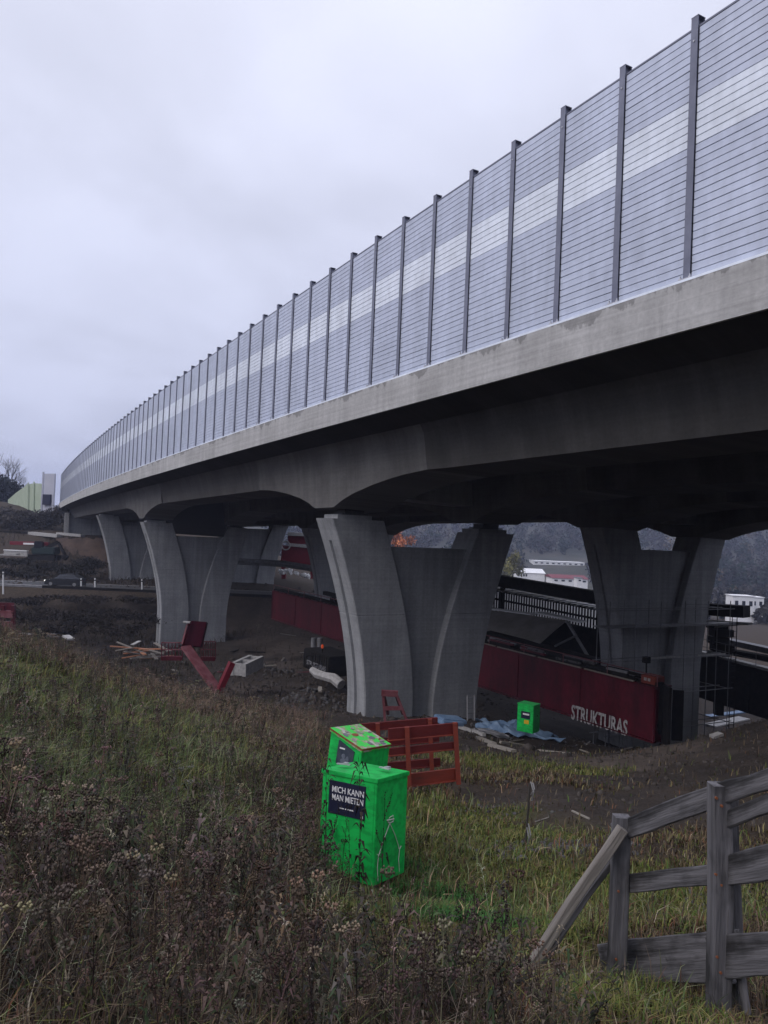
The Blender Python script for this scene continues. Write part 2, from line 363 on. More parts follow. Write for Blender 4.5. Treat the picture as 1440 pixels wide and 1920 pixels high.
# ------------------------------------------------------------------ terrain
CP = [  # x, y, z relative to the eye
 (0,-6,-1.5),(-6,-6,-1.2),(6,-6,-1.6),(-14,-4,-0.6),(14,-4,-1.6),(0,-16,1.5),(0,-34,7),(-30,-30,8),(30,-30,7),(0,0,-1.66),(-1.5,2.5,-1.72),(0.3,2.6,-1.86),(1.5,2.4,-1.85),(1.75,4,-2.42),(1.5,4.9,-2.78),  # points behind the eye: unseen bank, raised to cut low sky light
 (2.6,3,-2.0),(-4,4,-1.55),(-2,5,-2.35),(0.0,5,-2.75),(-0.1,8.3,-3.70),(-1.6,8.5,-3.45),(-4.5,10,-2.75),(-8,10,-1.9),(-3,14,-4.3),
 (-8.7,18,-3.1),(-14,20,-2.2),(-7.5,22,-4.6),(-5,26,-6.3),(-1.6,30,-7.4),(1.3,14,-4.75),(2.2,10.5,-4.25),(3,7,-3.45),(5,6,-2.9),
 (2.6,10,-4.1),(4.7,20,-6.1),(4.8,28,-7.65),(0,24,-6.7),(1.6,36.5,-8.75),(5,39,-9.3),(9,36,-9.5),(12,34,-9.3),(7,31,-8.6),
 (13,30,-7.9),(13.3,25,-5.5),(11,20,-5.0),(9,13,-4.0),(19,25,-3.0),(25,27,0.5),(32,31,1.5),(18,36,-9.6),(22,46,-12),(19,44,-11.8),(28,50,-12.2),(36,41,-6),  # includes an out of view mound, raised to keep light off the piers
 (-20,26,-3.4),(-16,34,-6.5),(-12,38,-8.2),(-9,33,-7.4),(-6,42,-9.7),(-10,48,-10.4),(-9,58,-11),(-14,70,-12.2),(-19,72,-12.3),(-26,66,-12),(-36,60,-11),(-28,44,-9),(-40,36,-5),
 (0,55,-10.8),(4,70,-11.8),(16,62,-12.3),(30,70,-12.8),(-24,79,-12),(-34,78,-11.6),(-50,76,-11),(-8,82,-11),(10,84,-11.6),
 (-30,115,-8),(-45,112,-7.9),(-58,112,-7.7),(-75,112,-7.5),(-30,104,-8.2),(-10,110,-9),(10,112,-10.5),(-48,122,-7.2),(-60,122,-7.0),
 (-50,133,-4.4),(-62,134,-3.6),(-75,132,-4.2),(-46,146,-3.2),(-62,150,-2.2),(-76,150,-0.8),(-95,150,0.5),(-110,140,-1),(-66,170,1.8),(-80,180,3),(-100,180,4.5),(-110,210,6),(-60,200,3),(-150,200,8),(-140,140,2),(-160,90,-6),(-90,60,-8),(-90,30,-3),(-60,10,2),(-60,-10,3),
 (26,16,0),(44,-6,2),(46,34,2),(60,20,-6),(70,60,-13),(60,110,-15),(10,150,-14),(-20,160,-8),(80,180,-18),(0,230,-17),(150,150,-18),(200,60,-12),(-60,260,-4),(-180,280,14)]  # starts with more of the unseen mound raised against sky light
_cp = np.array(CP, float)
def _phi(dx, dy): return np.sqrt(dx * dx + dy * dy + 2.0 ** 2)
_A = _phi(_cp[:, None, 0] - _cp[None, :, 0], _cp[:, None, 1] - _cp[None, :, 1])
_n = len(_cp)
_B = np.zeros((_n + 1, _n + 1)); _B[:_n, :_n] = _A + np.eye(_n) * 0.0; _B[_n, :_n] = 1; _B[:_n, _n] = 1
_w = np.linalg.solve(_B, np.r_[_cp[:, 2], 0])
# smooth lattice noise for lumps
_lat = rng.random((64, 64))
def vnoise(x, y, s, o=0.0):
    x = np.asarray(x) / s + 17.3 + o; y = np.asarray(y) / s + 5.1 + o * 1.7
    i = np.floor(x).astype(int); j = np.floor(y).astype(int); fx = x - i; fy = y - j
    fx = fx * fx * (3 - 2 * fx); fy = fy * fy * (3 - 2 * fy)
    g = lambda a, b: _lat[a % 64, b % 64]
    return (g(i, j) * (1 - fx) + g(i + 1, j) * fx) * (1 - fy) + (g(i, j + 1) * (1 - fx) + g(i + 1, j + 1) * fx) * fy
def sstep(a, b, x):
    t = np.clip((x - a) / (b - a), 0, 1); return t * t * (3 - 2 * t)
def road_y(x): return 91.0 + 0.012 * (x + 40)
def tz(x, y):
    x = np.asarray(x, float); y = np.asarray(y, float); sh = x.shape
    xf, yf = x.ravel(), y.ravel(); z = np.empty(len(xf))
    for k in range(0, len(xf), 20000):
        a, b = xf[k:k + 20000], yf[k:k + 20000]
        z[k:k + 20000] = _phi(a[:, None] - _cp[None, :, 0], b[:, None] - _cp[None, :, 1]) @ _w[:_n] + _w[_n]
    # far valley and hills
    far = sstep(180, 330, np.hypot(xf, yf))
    ang = np.arctan2(xf, np.maximum(yf, 1e-3)); d = np.hypot(xf, yf)
    hill = -18 + 74 * sstep(360, 900, d) * (0.75 + 0.35 * vnoise(xf, yf, 160)) * sstep(-0.55, -0.1, ang) + 30 * sstep(200, 600, d) * (1 - sstep(-0.6, -0.3, ang)) + 24 * (1 - sstep(-0.6, -0.35, ang))
    hill = np.where(yf < 0, 9, hill)  # unseen ground behind the eye, raised to block low sky light
    z = z * (1 - far) + hill * far
    # lumps
    near = 1 - sstep(60, 140, d)
    z += near * ((vnoise(xf, yf, 1.3) - 0.5) * 0.20 + (vnoise(xf, yf, 0.45, 3) - 0.5) * 0.08 + (vnoise(xf, yf, 4.5, 7) - 0.5) * 0.3) * sstep(1.0, 4.5, d)
    z += 0.95 * np.exp(-(((xf + 3.4) / 1.5) ** 2 + ((yf - 40.6) / 1.1) ** 2)) + 0.5 * np.exp(-(((xf + 16) / 2.6) ** 2 + ((yf - 50) / 2.0) ** 2)) + 0.6 * np.exp(-(((xf + 9.5) / 1.6) ** 2 + ((yf - 60) / 2.0) ** 2))
    # ruts left by site traffic
    rut = np.minimum(np.abs((xf + 0.45 * (yf - 40) + 4.6)), np.abs((xf + 0.45 * (yf - 40) + 6.7))); z -= 0.16 * np.exp(-(rut / .28) ** 2) * sstep(38, 42, yf) * (1 - sstep(68, 76, yf))
    # road bench
    dr = np.abs(yf - road_y(xf)); wr = (1 - sstep(4.6, 9.0, dr)) * (1 - sstep(20, 45, xf)) * (1 - sstep(150, 250, -xf))
    z = z * (1 - wr) + (-8.0) * wr
    return (z + EYE).reshape(sh)
def tz1(x, y): return float(tz(np.array([x]), np.array([y]))[0])
def ground(x, y, y0=1.5, y1=160.0):
    """where the sight line through a picture point meets the ground"""
    d = ray(x, y); Ys = np.concatenate([np.arange(y0, 40, 0.1), np.arange(40, y1, 0.4)])
    zz = tz(d.x * Ys, Ys); h = d.z * Ys + EYE - zz; j = np.where(h <= 0)[0]
    k = j[0] if len(j) else -1
    return Vector((d.x * Ys[k], Ys[k], zz[k]))

def axis_pts(segs):
    out = []
    for a, b, st in segs: out.append(np.arange(a, b, st))
    return np.concatenate(out + [np.array([segs[-1][1]])])
gx = axis_pts([(-1500, -300, 60), (-300, -120, 12), (-120, -40, 2.5), (-40, -16, 0.8), (-16, 16, 0.25), (16, 40, 0.7), (40, 120, 4), (120, 300, 15), (300, 1500, 60)])
gy = axis_pts([(-300, -10, 30), (-10, 0, 1), (0, 36, 0.25), (36, 80, 0.7), (80, 160, 1.6), (160, 320, 10), (320, 1500, 40)])
GX, GY = np.meshgrid(gx, gy)
GZ = tz(GX, GY)
nx, ny = len(gx), len(gy)
# patches of ground: (picture point on the ground, radius m) -> centres on the ground
def patch(x, y, r, **k):
    g = ground(x, y, **k); return (g.x, g.y, r)
VIVID_P = [patch(800, 1690, .8), patch(790, 1640, .5), patch(850, 1720, .6)]
GREEN_P = [patch(50, 1320, 4.6), patch(150, 1470, 3.0), patch(80, 1420, 3.6), patch(230, 1400, 2.0), patch(20, 1560, 1.6), patch(850, 1640, 1.5), patch(820, 1720, 1.2), patch(950, 1720, 1.3), patch(1250, 1720, 1.3), patch(930, 1430, 3.2), patch(1010, 1440, 2.2), patch(880, 1560, 1.8), patch(1100, 1700, 1.0), patch(700, 1880, 0.7), patch(1120, 1880, 0.6)]
SOIL_P = [patch(1200, 1440, 4.5), patch(1330, 1430, 5.0), patch(1100, 1430, 3.0), patch(1000, 1500, 1.4), patch(1060, 1560, 1.6), patch(1000, 1400, 2.2), patch(1400, 1420, 5), patch(1250, 1520, 2.5)]
def pmask(P_, x, y):
    m = np.zeros_like(x)
    for (a, b, r) in P_: m = np.maximum(m, 1 - sstep(0.5 * r, 1.35 * r, np.hypot(x - a, y - b) + (vnoise(x, y, 0.9, 2) - 0.5) * r * 0.9))
    return m
def zones(x, y):
    g = pmask(GREEN_P, x, y)
    s = pmask(SOIL_P, x, y) * (1 - g * 0.8)
    site = sstep(0, 1, (y - (23 - 0.9 * x)) / 5) * sstep(-40, -25, x)      # building site beyond the crest
    site = np.where(y > 85, 0, site)
    s = np.maximum(s, site)
    return g, s
zg, zs = zones(GX.ravel(), GY.ravel())
me = bpy.data.meshes.new('ground')
idx = np.arange(nx * ny).reshape(ny, nx)
quads = np.stack([idx[:-1, :-1], idx[:-1, 1:], idx[1:, 1:], idx[1:, :-1]], -1).reshape(-1, 4)
me.vertices.add(nx * ny); me.vertices.foreach_set('co', np.stack([GX, GY, GZ], -1).ravel())
me.loops.add(len(quads) * 4); me.loops.foreach_set('vertex_index', quads.ravel().astype(np.int32))
me.polygons.add(len(quads)); me.polygons.foreach_set('loop_start', np.arange(0, len(quads) * 4, 4, dtype=np.int32))
me.update(calc_edges=True); me.polygons.foreach_set('use_smooth', np.ones(len(quads), bool))
a = me.attributes.new('zone', 'FLOAT_COLOR', 'POINT')
a.data.foreach_set('color', np.stack([zg, zs, sstep(160, 320, np.hypot(GX, GY)).ravel(), np.ones(nx * ny)], -1).ravel().astype(np.float32))
def ground_mat():
    m = bpy.data.materials.new('soil_and_turf'); m.use_nodes = True
    t = m.node_tree; b = t.nodes['Principled BSDF']; b.inputs['Roughness'].default_value = 0.95; b.inputs['Specular IOR Level'].default_value = 0.15
    N = t.nodes.new; L = t.links.new
    at_ = N('ShaderNodeAttribute'); at_.attribute_name = 'zone'; sp = N('ShaderNodeSeparateColor'); L(at_.outputs['Color'], sp.inputs[0])
    tcn = N('ShaderNodeTexCoord')
    def noise(s, d=8, r=0.65):
        n = N('ShaderNodeTexNoise'); n.inputs['Scale'].default_value = s; n.inputs['Detail'].default_value = d; n.inputs['Roughness'].default_value = r; L(tcn.outputs['Object'], n.inputs['Vector']); return n.outputs['Fac']
    def ramp(f, *els):
        r = N('ShaderNodeValToRGB'); L(f, r.inputs[0]); r.color_ramp.elements[0].position = els[0][0]; r.color_ramp.elements[0].color = (*els[0][1], 1)
        r.color_ramp.elements[1].position = els[1][0]; r.color_ramp.elements[1].color = (*els[1][1], 1)
        for p_, c_ in els[2:]:
            e = r.color_ramp.elements.new(p_); e.color = (*c_, 1)
        return r.outputs[0]
    def mix(f, a_, b_):
        x = N('ShaderNodeMix'); x.data_type = 'RGBA'
        if isinstance(f, float): x.inputs['Factor'].default_value = f
        else: L(f, x.inputs['Factor'])
        L(a_, x.inputs['A']); L(b_, x.inputs['B']); return x.outputs['Result']
    thatch = ramp(noise(5), (0.3, (0.022, 0.016, 0.012)), (0.7, (0.080, 0.060, 0.042)), (0.5, (0.045, 0.034, 0.024)))
    green = ramp(noise(6), (0.3, (0.045, 0.055, 0.014)), (0.7, (0.125, 0.108, 0.038)), (0.52, (0.085, 0.086, 0.024)))
    soil = ramp(noise(1.3), (0.32, (0.024, 0.018, 0.015)), (0.72, (0.085, 0.064, 0.050)), (0.5, (0.046, 0.035, 0.028)))
    soil = mix(noise(7), soil, ramp(noise(18), (0.4, (0.025, 0.021, 0.019)), (0.7, (0.085, 0.076, 0.068))))
    wood = ramp(noise(0.03), (0.35, (0.04, 0.045, 0.035)), (0.65, (0.075, 0.07, 0.055)))
    c = mix(sp.outputs[0], thatch, green); c = mix(sp.outputs[1], c, soil); pa = N('ShaderNodeAttribute'); pa.attribute_name = 'path'; c = mix(pa.outputs['Fac'], c, ramp(noise(2.5), (0.3, (0.075, 0.06, 0.05)), (0.7, (0.135, 0.11, 0.095)))); c = mix(sp.outputs[2], c, wood)
    L(c, b.inputs['Base Color'])
    bp_ = N('ShaderNodeBump'); bp_.inputs['Strength'].default_value = 0.7; bp_.inputs['Distance'].default_value = 0.06; L(noise(9), bp_.inputs['Height']); L(bp_.outputs[0], b.inputs['Normal'])
    return m
PATH_P = [patch(530, 1250, 3.5, y0=38), patch(560, 1215, 4, y0=40), patch(470, 1290, 2.5, y0=36), patch(520, 1190, 5, y0=40), patch(1180, 1420, 2.5)]
a2_ = me.attributes.new('path', 'FLOAT', 'POINT'); a2_.data.foreach_set('value', (pmask(PATH_P, GX.ravel(), GY.ravel()) * .9).astype(np.float32))
me.materials.append(ground_mat())
link('ground', me, kind='structure')

# road under the bridge
mb = MB(); xs = np.arange(-170, 22, 4.0)
mb.sweep([[Vector((x, road_y(x) - 3.6, EYE - 7.97 + 0.004)), Vector((x, road_y(x) + 3.6, EYE - 7.97 + 0.004)), Vector((x, road_y(x) + 3.6, EYE - 8.3)), Vector((x, road_y(x) - 3.6, EYE - 8.3))] for x in xs])
road = mb.obj('road', M_ROAD, kind='structure')
mb = MB()
for o in (-3.3, 3.3):
    mb.sweep([[Vector((x, road_y(x) + o - 0.07, EYE - 7.96)), Vector((x, road_y(x) + o + 0.07, EYE - 7.96))] for x in xs], close=False, caps=False)
mb.obj('edge_line', M_WHITE, road)

# ------------------------------------------------------------------ bridges
PIERS = (22.0, 65.5, -21.5)
def beam_depth(s):
    d = min(abs(s - p) for p in PIERS)
    xs_ = [0, 1.05, 2.0, 3.0, 4.8, 6.2, 7.4, 9.0, 99]; ys_ = [4.05, 4.05, 3.74, 3.50, 3.20, 3.03, 2.92, 2.84, 2.84]
    return float(np.interp(d, xs_, ys_))
def stations(a, b):
    st = set(np.arange(a, b + 0.01, 2.0).tolist())
    for p in PIERS:
        for d in (0, 1.05, 1.5, 2, 2.5, 3, 3.8, 4.8, 5.5, 6.2, 6.8, 7.4, 8.2, 9.0, 9.03):
            for q in (p - d, p + d):
                if a <= q <= b: st.add(round(q, 3))
    return sorted(st)
def sweep_uv(name, prof, sts, m, parent):
    """prof(s) -> list of (lat, dz); UV = metres along / metres round the profile"""
    rings = [[bp(s, l, z) for l, z in prof(s)] for s in sts]
    mb = MB(); mb.sweep(rings); n = len(rings[0]); o = mb.obj(name, m, parent)
    uv = o.data.uv_layers.new(name='UVMap'); vi = np.empty(len(o.data.loops), np.int32); o.data.loops.foreach_get('vertex_index', vi)
    S_ = np.repeat(np.array(sts), n)
    V_ = np.concatenate([[z for l, z in prof(s)] for s in sts])
    uv.data.foreach_set('uv', np.stack([S_[vi], V_[vi]], -1).ravel())
    return o
def build_bridge(root, off, zo, s0, s1):
    sts = stations(s0, s1)
    slab = [(0.3, -0.12), (16.2, -0.12), (16.2, -0.715), (12.95, -1.30), (9.75, -1.42), (8.7, -0.95), (6.2, -0.95), (5.15, -1.42), (1.95, -1.30), (0.3, -0.715)]
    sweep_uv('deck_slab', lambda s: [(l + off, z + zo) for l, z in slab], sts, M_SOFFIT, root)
    def flank(x, e, d, sg, out):      # curved outer flank of a beam, top to bottom
        if not out: return [(x + sg * (0.22 + e), -1.40), (x + sg * e, -d)]
        return [(x + sg * 1.90, -0.70), (x + sg * 1.25, -0.80), (x + sg * 0.80, -0.96), (x + sg * 0.52, -1.18), (x + sg * 0.34, -1.50), (x + sg * (0.20 + e * .4), -1.92), (x + sg * (0.09 + e), -2.36), (x + sg * e, -d)]
    for (a, b, oa, ob) in ((2.2, 4.75, True, False), (10.15, 12.7, False, True)):
        def prof(s, a=a, b=b, oa=oa, ob=ob):
            e = 0.11 if min(abs(s - p) for p in PIERS) <= 9.021 else 0.0
            d = beam_depth(s)
            return [(l + off, z + zo) for l, z in flank(a, e, d, -1, oa)[::-1] + [(l, z) for l, z in flank(b, e, d, 1, ob)]]
        cuts = [s0] + sorted(q for p in PIERS for q in (p - 9.02, p + 9.02) if s0 < q < s1) + [s1]
        for q0, q1 in zip(cuts[:-1], cuts[1:]):
          hn = min(abs((q0 + q1) / 2 - p) for p in PIERS) < 9
          ss_ = [q0 + .001] + [s for s in sts if q0 + .01 < s < q1 - .01] + [q1 - .001]
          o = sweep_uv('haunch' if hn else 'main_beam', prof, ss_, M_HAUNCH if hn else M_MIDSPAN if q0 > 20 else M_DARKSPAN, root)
          o.data.polygons.foreach_set('use_smooth', [True] * len(o.data.polygons))
          o.data.set_sharp_from_angle(angle=math.radians(24))
    for lat, sg in ((0.0, 1), (16.5, -1)):
        sweep_uv('edge_beam', lambda s: [(lat + sg * -0.06 + off, zo), (lat + sg * 0.62 + off, zo), (lat + sg * 0.62 + off, -0.76 + zo), (lat + sg * 0.16 + off, -0.76 + zo), (lat + sg * 0.02 + off, -1.035 + zo), (lat + sg * -0.06 + off, -1.035 + zo)], sts, M_FASCIA, root)
    for p in PIERS[:2]:
        mb = MB(); mb.sweep([[bp(s, 4.6 + off, -1.0 + zo), bp(s, 10.3 + off, -1.0 + zo), bp(s, 10.3 + off, (-3.3 if p < 60 else -5.3) + zo), bp(s, 4.6 + off, (-3.3 if p < 60 else -5.3) + zo)] for s in (p - 0.9, p + 0.9)])
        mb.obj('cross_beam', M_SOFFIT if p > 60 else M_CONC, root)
near_bridge = thing('motorway_bridge', 'long pale concrete motorway bridge carrying the tall slatted noise barrier', 'bridge', bp(22, 0, 0))
far_bridge = thing('motorway_bridge', 'dark parallel concrete bridge behind, above the scaffolded pier', 'bridge', bp(22, 17, 0))
for r_ in (near_bridge, far_bridge): r_.location = (0, 0, 0)
build_bridge(near_bridge, 0.0, 0.0, -30, 152)
build_bridge(far_bridge, 16.84, 0.32, -30, 152)

# piers
def build_pier(s, off, ztop_dz, zbot, label, detail=True, seed=0, T=1.9):
    """Y-shaped pier: two flaring legs with a recessed web between them"""
    x, y, z, th = axis(s)
    top = z + ztop_dz; w = 10.6; base = zbot
    root = thing('bridge_pier', label, 'bridge pier', bp0(s, off + 7.4, 0), group='Y shaped concrete bridge piers')
    root.location.z = base; root.rotation_euler = (0, 0, th)       # local x = lateral, y = along
    a0 = 2.1 + off; H = top - base; FH = min(H, 8.8)
    def fl(zz): return max(0.0, 1 - (H - zz) / FH) ** 1.65 if zz < H else 1.0
    cx0 = off + 7.4
    def edges(zz, side):
        q = fl(zz)
        lo = a0 + 2.12 * (1 - q) - cx0; li = a0 + 2.75 + 2.05 * (1 - q) - cx0
        if side == 0: return lo, li
        hi = a0 + w - 2.0 * (1 - q) - cx0; hl = a0 + w - 2.35 - 2.35 * (1 - q) - cx0
        return hi, hl
    for side in (0, 1):
        drop = XF * (0 if side == 0 else w)
        Ht = H + drop
        zj = H - 4.5
        zs_ = sorted(set(list(np.linspace(-0.8, Ht, 30)) + [Ht - 1.05, Ht - 1.03, zj - 0.03, zj, zj + 0.03, 0.9, 0.92]))
        rings = []
        for zz in zs_:
            o_, i_ = edges(min(zz - drop, H), side); e = 0.03 if abs(zz - zj) < 0.01 else 0.0
            sg = 1 if side == 0 else -1; g = 0.13 if zz < Ht - 1.04 else 0.0
            o_ += sg * e; i_ -= sg * e; h = T / 2 - e
            c = 0.05
            rings.append([Vector((o_ + sg * c, -h, zz)), Vector((o_, -h + c, zz)), Vector((o_, -0.15, zz)), Vector((o_ + sg * g, -0.13, zz)), Vector((o_ + sg * g, 0.13, zz)), Vector((o_, 0.15, zz)), Vector((o_, h - c, zz)), Vector((o_ + sg * c, h, zz)), Vector((i_ - sg * c, h, zz)), Vector((i_, h - c, zz)), Vector((i_, -h + c, zz)), Vector((i_ - sg * c, -h, zz))])
        mb = MB(); mb.sweep(rings); mb.obj('leg', M_CONC, root)
        # plinth and bearing on top
        o_, i_ = edges(H, side); cxm = (o_ + i_) / 2
        b_ = thing_part('bearing', root, M_BEAR, [((cxm, 0, Ht + 0.33), (1.0, 0.9, 0.30)), ((cxm, 0, Ht + 0.25), (1.35, 1.15, 0.07))])
        thing_part('plinth', root, M_CONC, [((cxm - 0.1, 0, Ht + 0.09), (1.8, 1.5, 0.22))])
    # web
    zt = H - 1.25
    zs_ = np.linspace(-0.8, zt, 14); rings = []
    for zz in zs_:
        _, l = edges(zz, 0); _, r = edges(zz, 1); h = T / 2 - 0.42
        rings.append([Vector((l - 0.2, -h, zz)), Vector((r + 0.2, -h, zz)), Vector((r + 0.2, h, zz)), Vector((l - 0.2, h, zz))])
    mb = MB(); mb.sweep(rings); mb.obj('web', M_CONC, root)
    return root
def thing_part(name, parent, m, boxes, M=None, bevel=0.0):
    mb = MB()
    for c, sz in boxes: mb.box(c, sz, M)
    return mb.obj(name, m, parent, bevel=bevel)
zb_of = lambda s: axis(s)[2]
def low(s, off): return min(tz1(*bp0(s, off + l, 0)[:2]) for l in (4.5, 7.4, 10.5))
build_pier(22, 0, -4.6, low(22, 0) - 0.2, 'nearest pale grey Y shaped pier behind the green boxes and orange formwork')
build_pier(65.5, 0, -4.45, low(65.5, 0) - 0.2, 'Y shaped pier with a bent red steel beam lying at its foot')
build_pier(100, 0, -3.2, low(100, 0) - 0.2, 'far Y shaped pier beside the road, nearest the abutment')
build_pier(22, 16.84, -4.28, low(22, 16.84) - 0.2, 'Y shaped pier wrapped in scaffold tubes behind the lettered red girder')
build_pier(65.5, 16.84, -4.13, low(65.5, 16.84) - 0.2, 'dark Y shaped pier mostly hidden behind the nearest pier')
build_pier(100, 16.84, -2.9, low(100, 16.84) - 0.2, 'shaded Y shaped pier seen far off beneath the bridges')

# abutment
ab = thing('bridge_abutment', 'grey concrete abutment wall under the far end of the bridge', 'abutment', (0, 0, 0))
mb = MB(); mb.sweep([[bp0(s, 0.9, z) for s in (140, 151)] + [bp0(s, 14, z) for s in (151, 140)] for z in (-6.0, 0.55)]); mb.obj('wall', M_CONC, ab)
mb = MB(); mb.sweep([[bp0(s, 0.55, z) for s in (139.2, 140.0)] + [bp0(s, 1.3, z) for s in (140.0, 139.2)] for z in (-6.0, 0.9)]); mb.obj('pilaster', M_DIRTYW, ab)

# ------------------------------------------------------------------ noise barrier on the edge beam
nb = thing('noise_barrier', 'tall grey slatted noise barrier with a pale stripe along the bridge', 'noise barrier', (0, 0, 0))
N_SL, PANEL_H, S_END = 32, 5.34, 150
pitch = PANEL_H / N_SL
sm = MB(); L_ = 1.80; h_ = pitch - 0.011
sm.sweep([[Vector((x, -0.036, -h_ / 2)), Vector((x, -0.045, -h_ / 2 + 0.006)), Vector((x, -0.045, h_ / 2 - 0.006)), Vector((x, -0.036, h_ / 2)), Vector((x, 0.0, h_ / 2)), Vector((x, 0.0, -h_ / 2))] for x in (-L_ / 2, L_ / 2)])
slat_me = sm.mesh('slat', M_SLAT); slat_pale = sm.mesh('slat', M_SLATL)
slat_pale.transform(Matrix.Diagonal((1, 1, (pitch - 0.012) / h_, 1)))
def bay_frame(s, dz):
    p0 = bp(s - 0.9, 0.105, dz); p1 = bp(s + 0.9, 0.105, dz)
    return frame((p0 + p1) / 2, p0 - p1)          # x towards the camera, y = z cross x
def is_pale(k): return 17 <= k < 23               # counted from the bottom
for i in range(-1, 8):
    s = 2 * i + 0.91
    for k in range(N_SL):
        Mx = bay_frame(s, 0.05 + (k + 0.5) * pitch + rng.normal(0, 0.0015))
        o = link('slat', slat_pale if is_pale(k) else slat_me, nb, M=Mx)
        if is_pale(k) and i == -1 and k == 17: o['label'] = 'pale slat of the light stripe'
far = MB()
for i in list(range(-6, -1)) + list(range(8, 75)):
    s = 2 * i + 0.91
    for k in range(N_SL):
        Mx = bay_frame(s, 0.05 + (k + 0.5) * pitch)
        src = slat_pale if is_pale(k) else slat_me
        far.add([Mx @ v.co for v in src.vertices], [tuple(p.vertices) for p in src.polygons], 1 if is_pale(k) else 0)
far.obj('slat', [M_SLAT, M_SLATL], nb, kind='stuff')
sts = list(np.arange(-12, S_END + 0.1, 2.0))
mb = MB(); mb.sweep([[bp(s, 0.112, 0.03), bp(s, 0.20, 0.03), bp(s, 0.20, 0.05 + PANEL_H - 0.01), bp(s, 0.112, 0.05 + PANEL_H - 0.01)] for s in sts]); mb.obj('backing_panel', M_BACK, nb)
mb = MB(); mb.sweep([[bp(s, 0.06, 0.06 + PANEL_H), bp(s, 0.22, 0.06 + PANEL_H), bp(s, 0.22, 0.10 + PANEL_H), bp(s, 0.06, 0.10 + PANEL_H)] for s in sts]); mb.obj('cap_rail', M_POST, nb)
mb = MB(); mb.sweep([[bp(s, -0.05, 0.004), bp(s, 0.10, 0.004), bp(s, 0.10, 0.055), bp(s, -0.05, 0.055)] for s in sts]); mb.obj('base_rail', M_SLATL, nb)
pm = MB(); PH = 5.64                               # H-section post
pm.box((0, -0.09, PH / 2), (0.17, 0.016, PH)); pm.box((0, 0.11, PH / 2), (0.17, 0.016, PH)); pm.box((0, 0.01, PH / 2), (0.012, 0.184, PH))
pm.box((0, 0.01, PH + 0.006), (0.185, 0.225, 0.012))
post_me = pm.mesh('post', M_POST)
bpm = MB(); bpm.box((0, -0.01, 0.068), (0.30, 0.31, 0.02))
for bx in (-0.12, 0.12):
    bpm.box((bx, -0.135, 0.11), (0.024, 0.024, 0.08)); bpm.box((bx, -0.135, 0.09), (0.05, 0.05, 0.03))
base_me = bpm.mesh('base_plate', M_GALV)
bolt = MB(); bolt.tube([(0, -0.098, 5.12), (0, -0.115, 5.12)], 0.02, 8); bolt_me = bolt.mesh('bolt', M_GALV)
for i in range(-5, 76):
    s = 2 * i - 0.09
    p = bp(s, 0.12, 0.0); th = axis(s)[3]
    Mx = Matrix.Translation(p) @ Matrix.Rotation(th - math.pi / 2, 4, 'Z') @ Matrix.Rotation(math.pi / 2, 4, 'Z')
    # local x along the bridge, local -y outwards
    d = Vector((math.sin(th), -math.cos(th), 0)); Mx = frame(p, d)
    po = link('post', post_me, nb, M=Mx)
    if i < 16: link('base_plate', base_me, po)
    if i < 8: link('bolt', bolt_me, po)

# ------------------------------------------------------------------ far end: end wall, green barrier
ew = thing('barrier_end_wall', 'pale grey end wall with a dark opening where the bridge barrier stops', 'wall', (0, 0, 0))
pA, pB = at(82, 945, 155), at(101, 944, 153)
mb = MB(); zt_ = at(90, 888, 154).z; zb_ = pA.z - 2.5
v = (pB - pA); v.z = 0; v.normalize(); nrm = Vector((-v.y, v.x, 0))
mb.bar(Vector((pA.x, pA.y, (zt_ + zb_) / 2)), Vector((pB.x, pB.y, (zt_ + zb_) / 2)), 0.3, zt_ - zb_); mb.obj('panel', M_BARRW, ew)
q0, q1 = at(82.5, 927, 154.4), at(95, 947, 153.2)
mb = MB(); mb.bar(Vector((q0.x, q0.y - 0.1, (q0.z + q1.z) / 2)), Vector((q1.x, q1.y - 0.1, (q0.z + q1.z) / 2)), 0.5, q0.z - q1.z); mb.obj('door', M_NAVY, ew)
mb = MB(); c_ = at(81.5, 889, 155); mb.bar(Vector((c_.x, c_.y, zb_)), Vector((c_.x, c_.y, zt_ + 0.35)), 0.3, 0.3); mb.obj('post', M_BARRW, ew)
gb = thing('green_noise_barrier', 'pale green translucent looking noise barrier stepping down the hillside', 'noise barrier', (0, 0, 0))
cols = [(81, 907, 952, 158), (64, 906, 952, 162), (48, 909, 951, 166), (47.9, 911, 951, 166), (30, 924, 949, 172), (15, 937, 947, 178)]
for k in range(len(cols) - 1):
    if k == 2: continue
    a_, b_ = cols[k], cols[k + 1]
    mb = MB(); P1_, P2_ = at(a_[0], a_[1], a_[3]), at(b_[0], b_[1], b_[3]); Q1, Q2 = at(a_[0], a_[2], a_[3]), at(b_[0], b_[2], b_[3])
    dy = Vector((0, 0.2, 0)); Q1.z -= 1.5; Q2.z -= 1.5
    mb.sweep([[P1_, P2_, Q2, Q1], [P1_ + dy, P2_ + dy, Q2 + dy, Q1 + dy]]); mb.obj('panel', M_BARRG, gb)
for (x, y0, y1, Y) in ((64, 903, 953, 161.6), (53, 905, 953, 164), (80, 904, 953, 157.8)):
    mb = MB(); mb.bar(at(x, y0, Y), at(x, y1, Y) - Vector((0, 0, 1.5)), 0.22, 0.22); mb.obj('post', M_BARRG, gb)

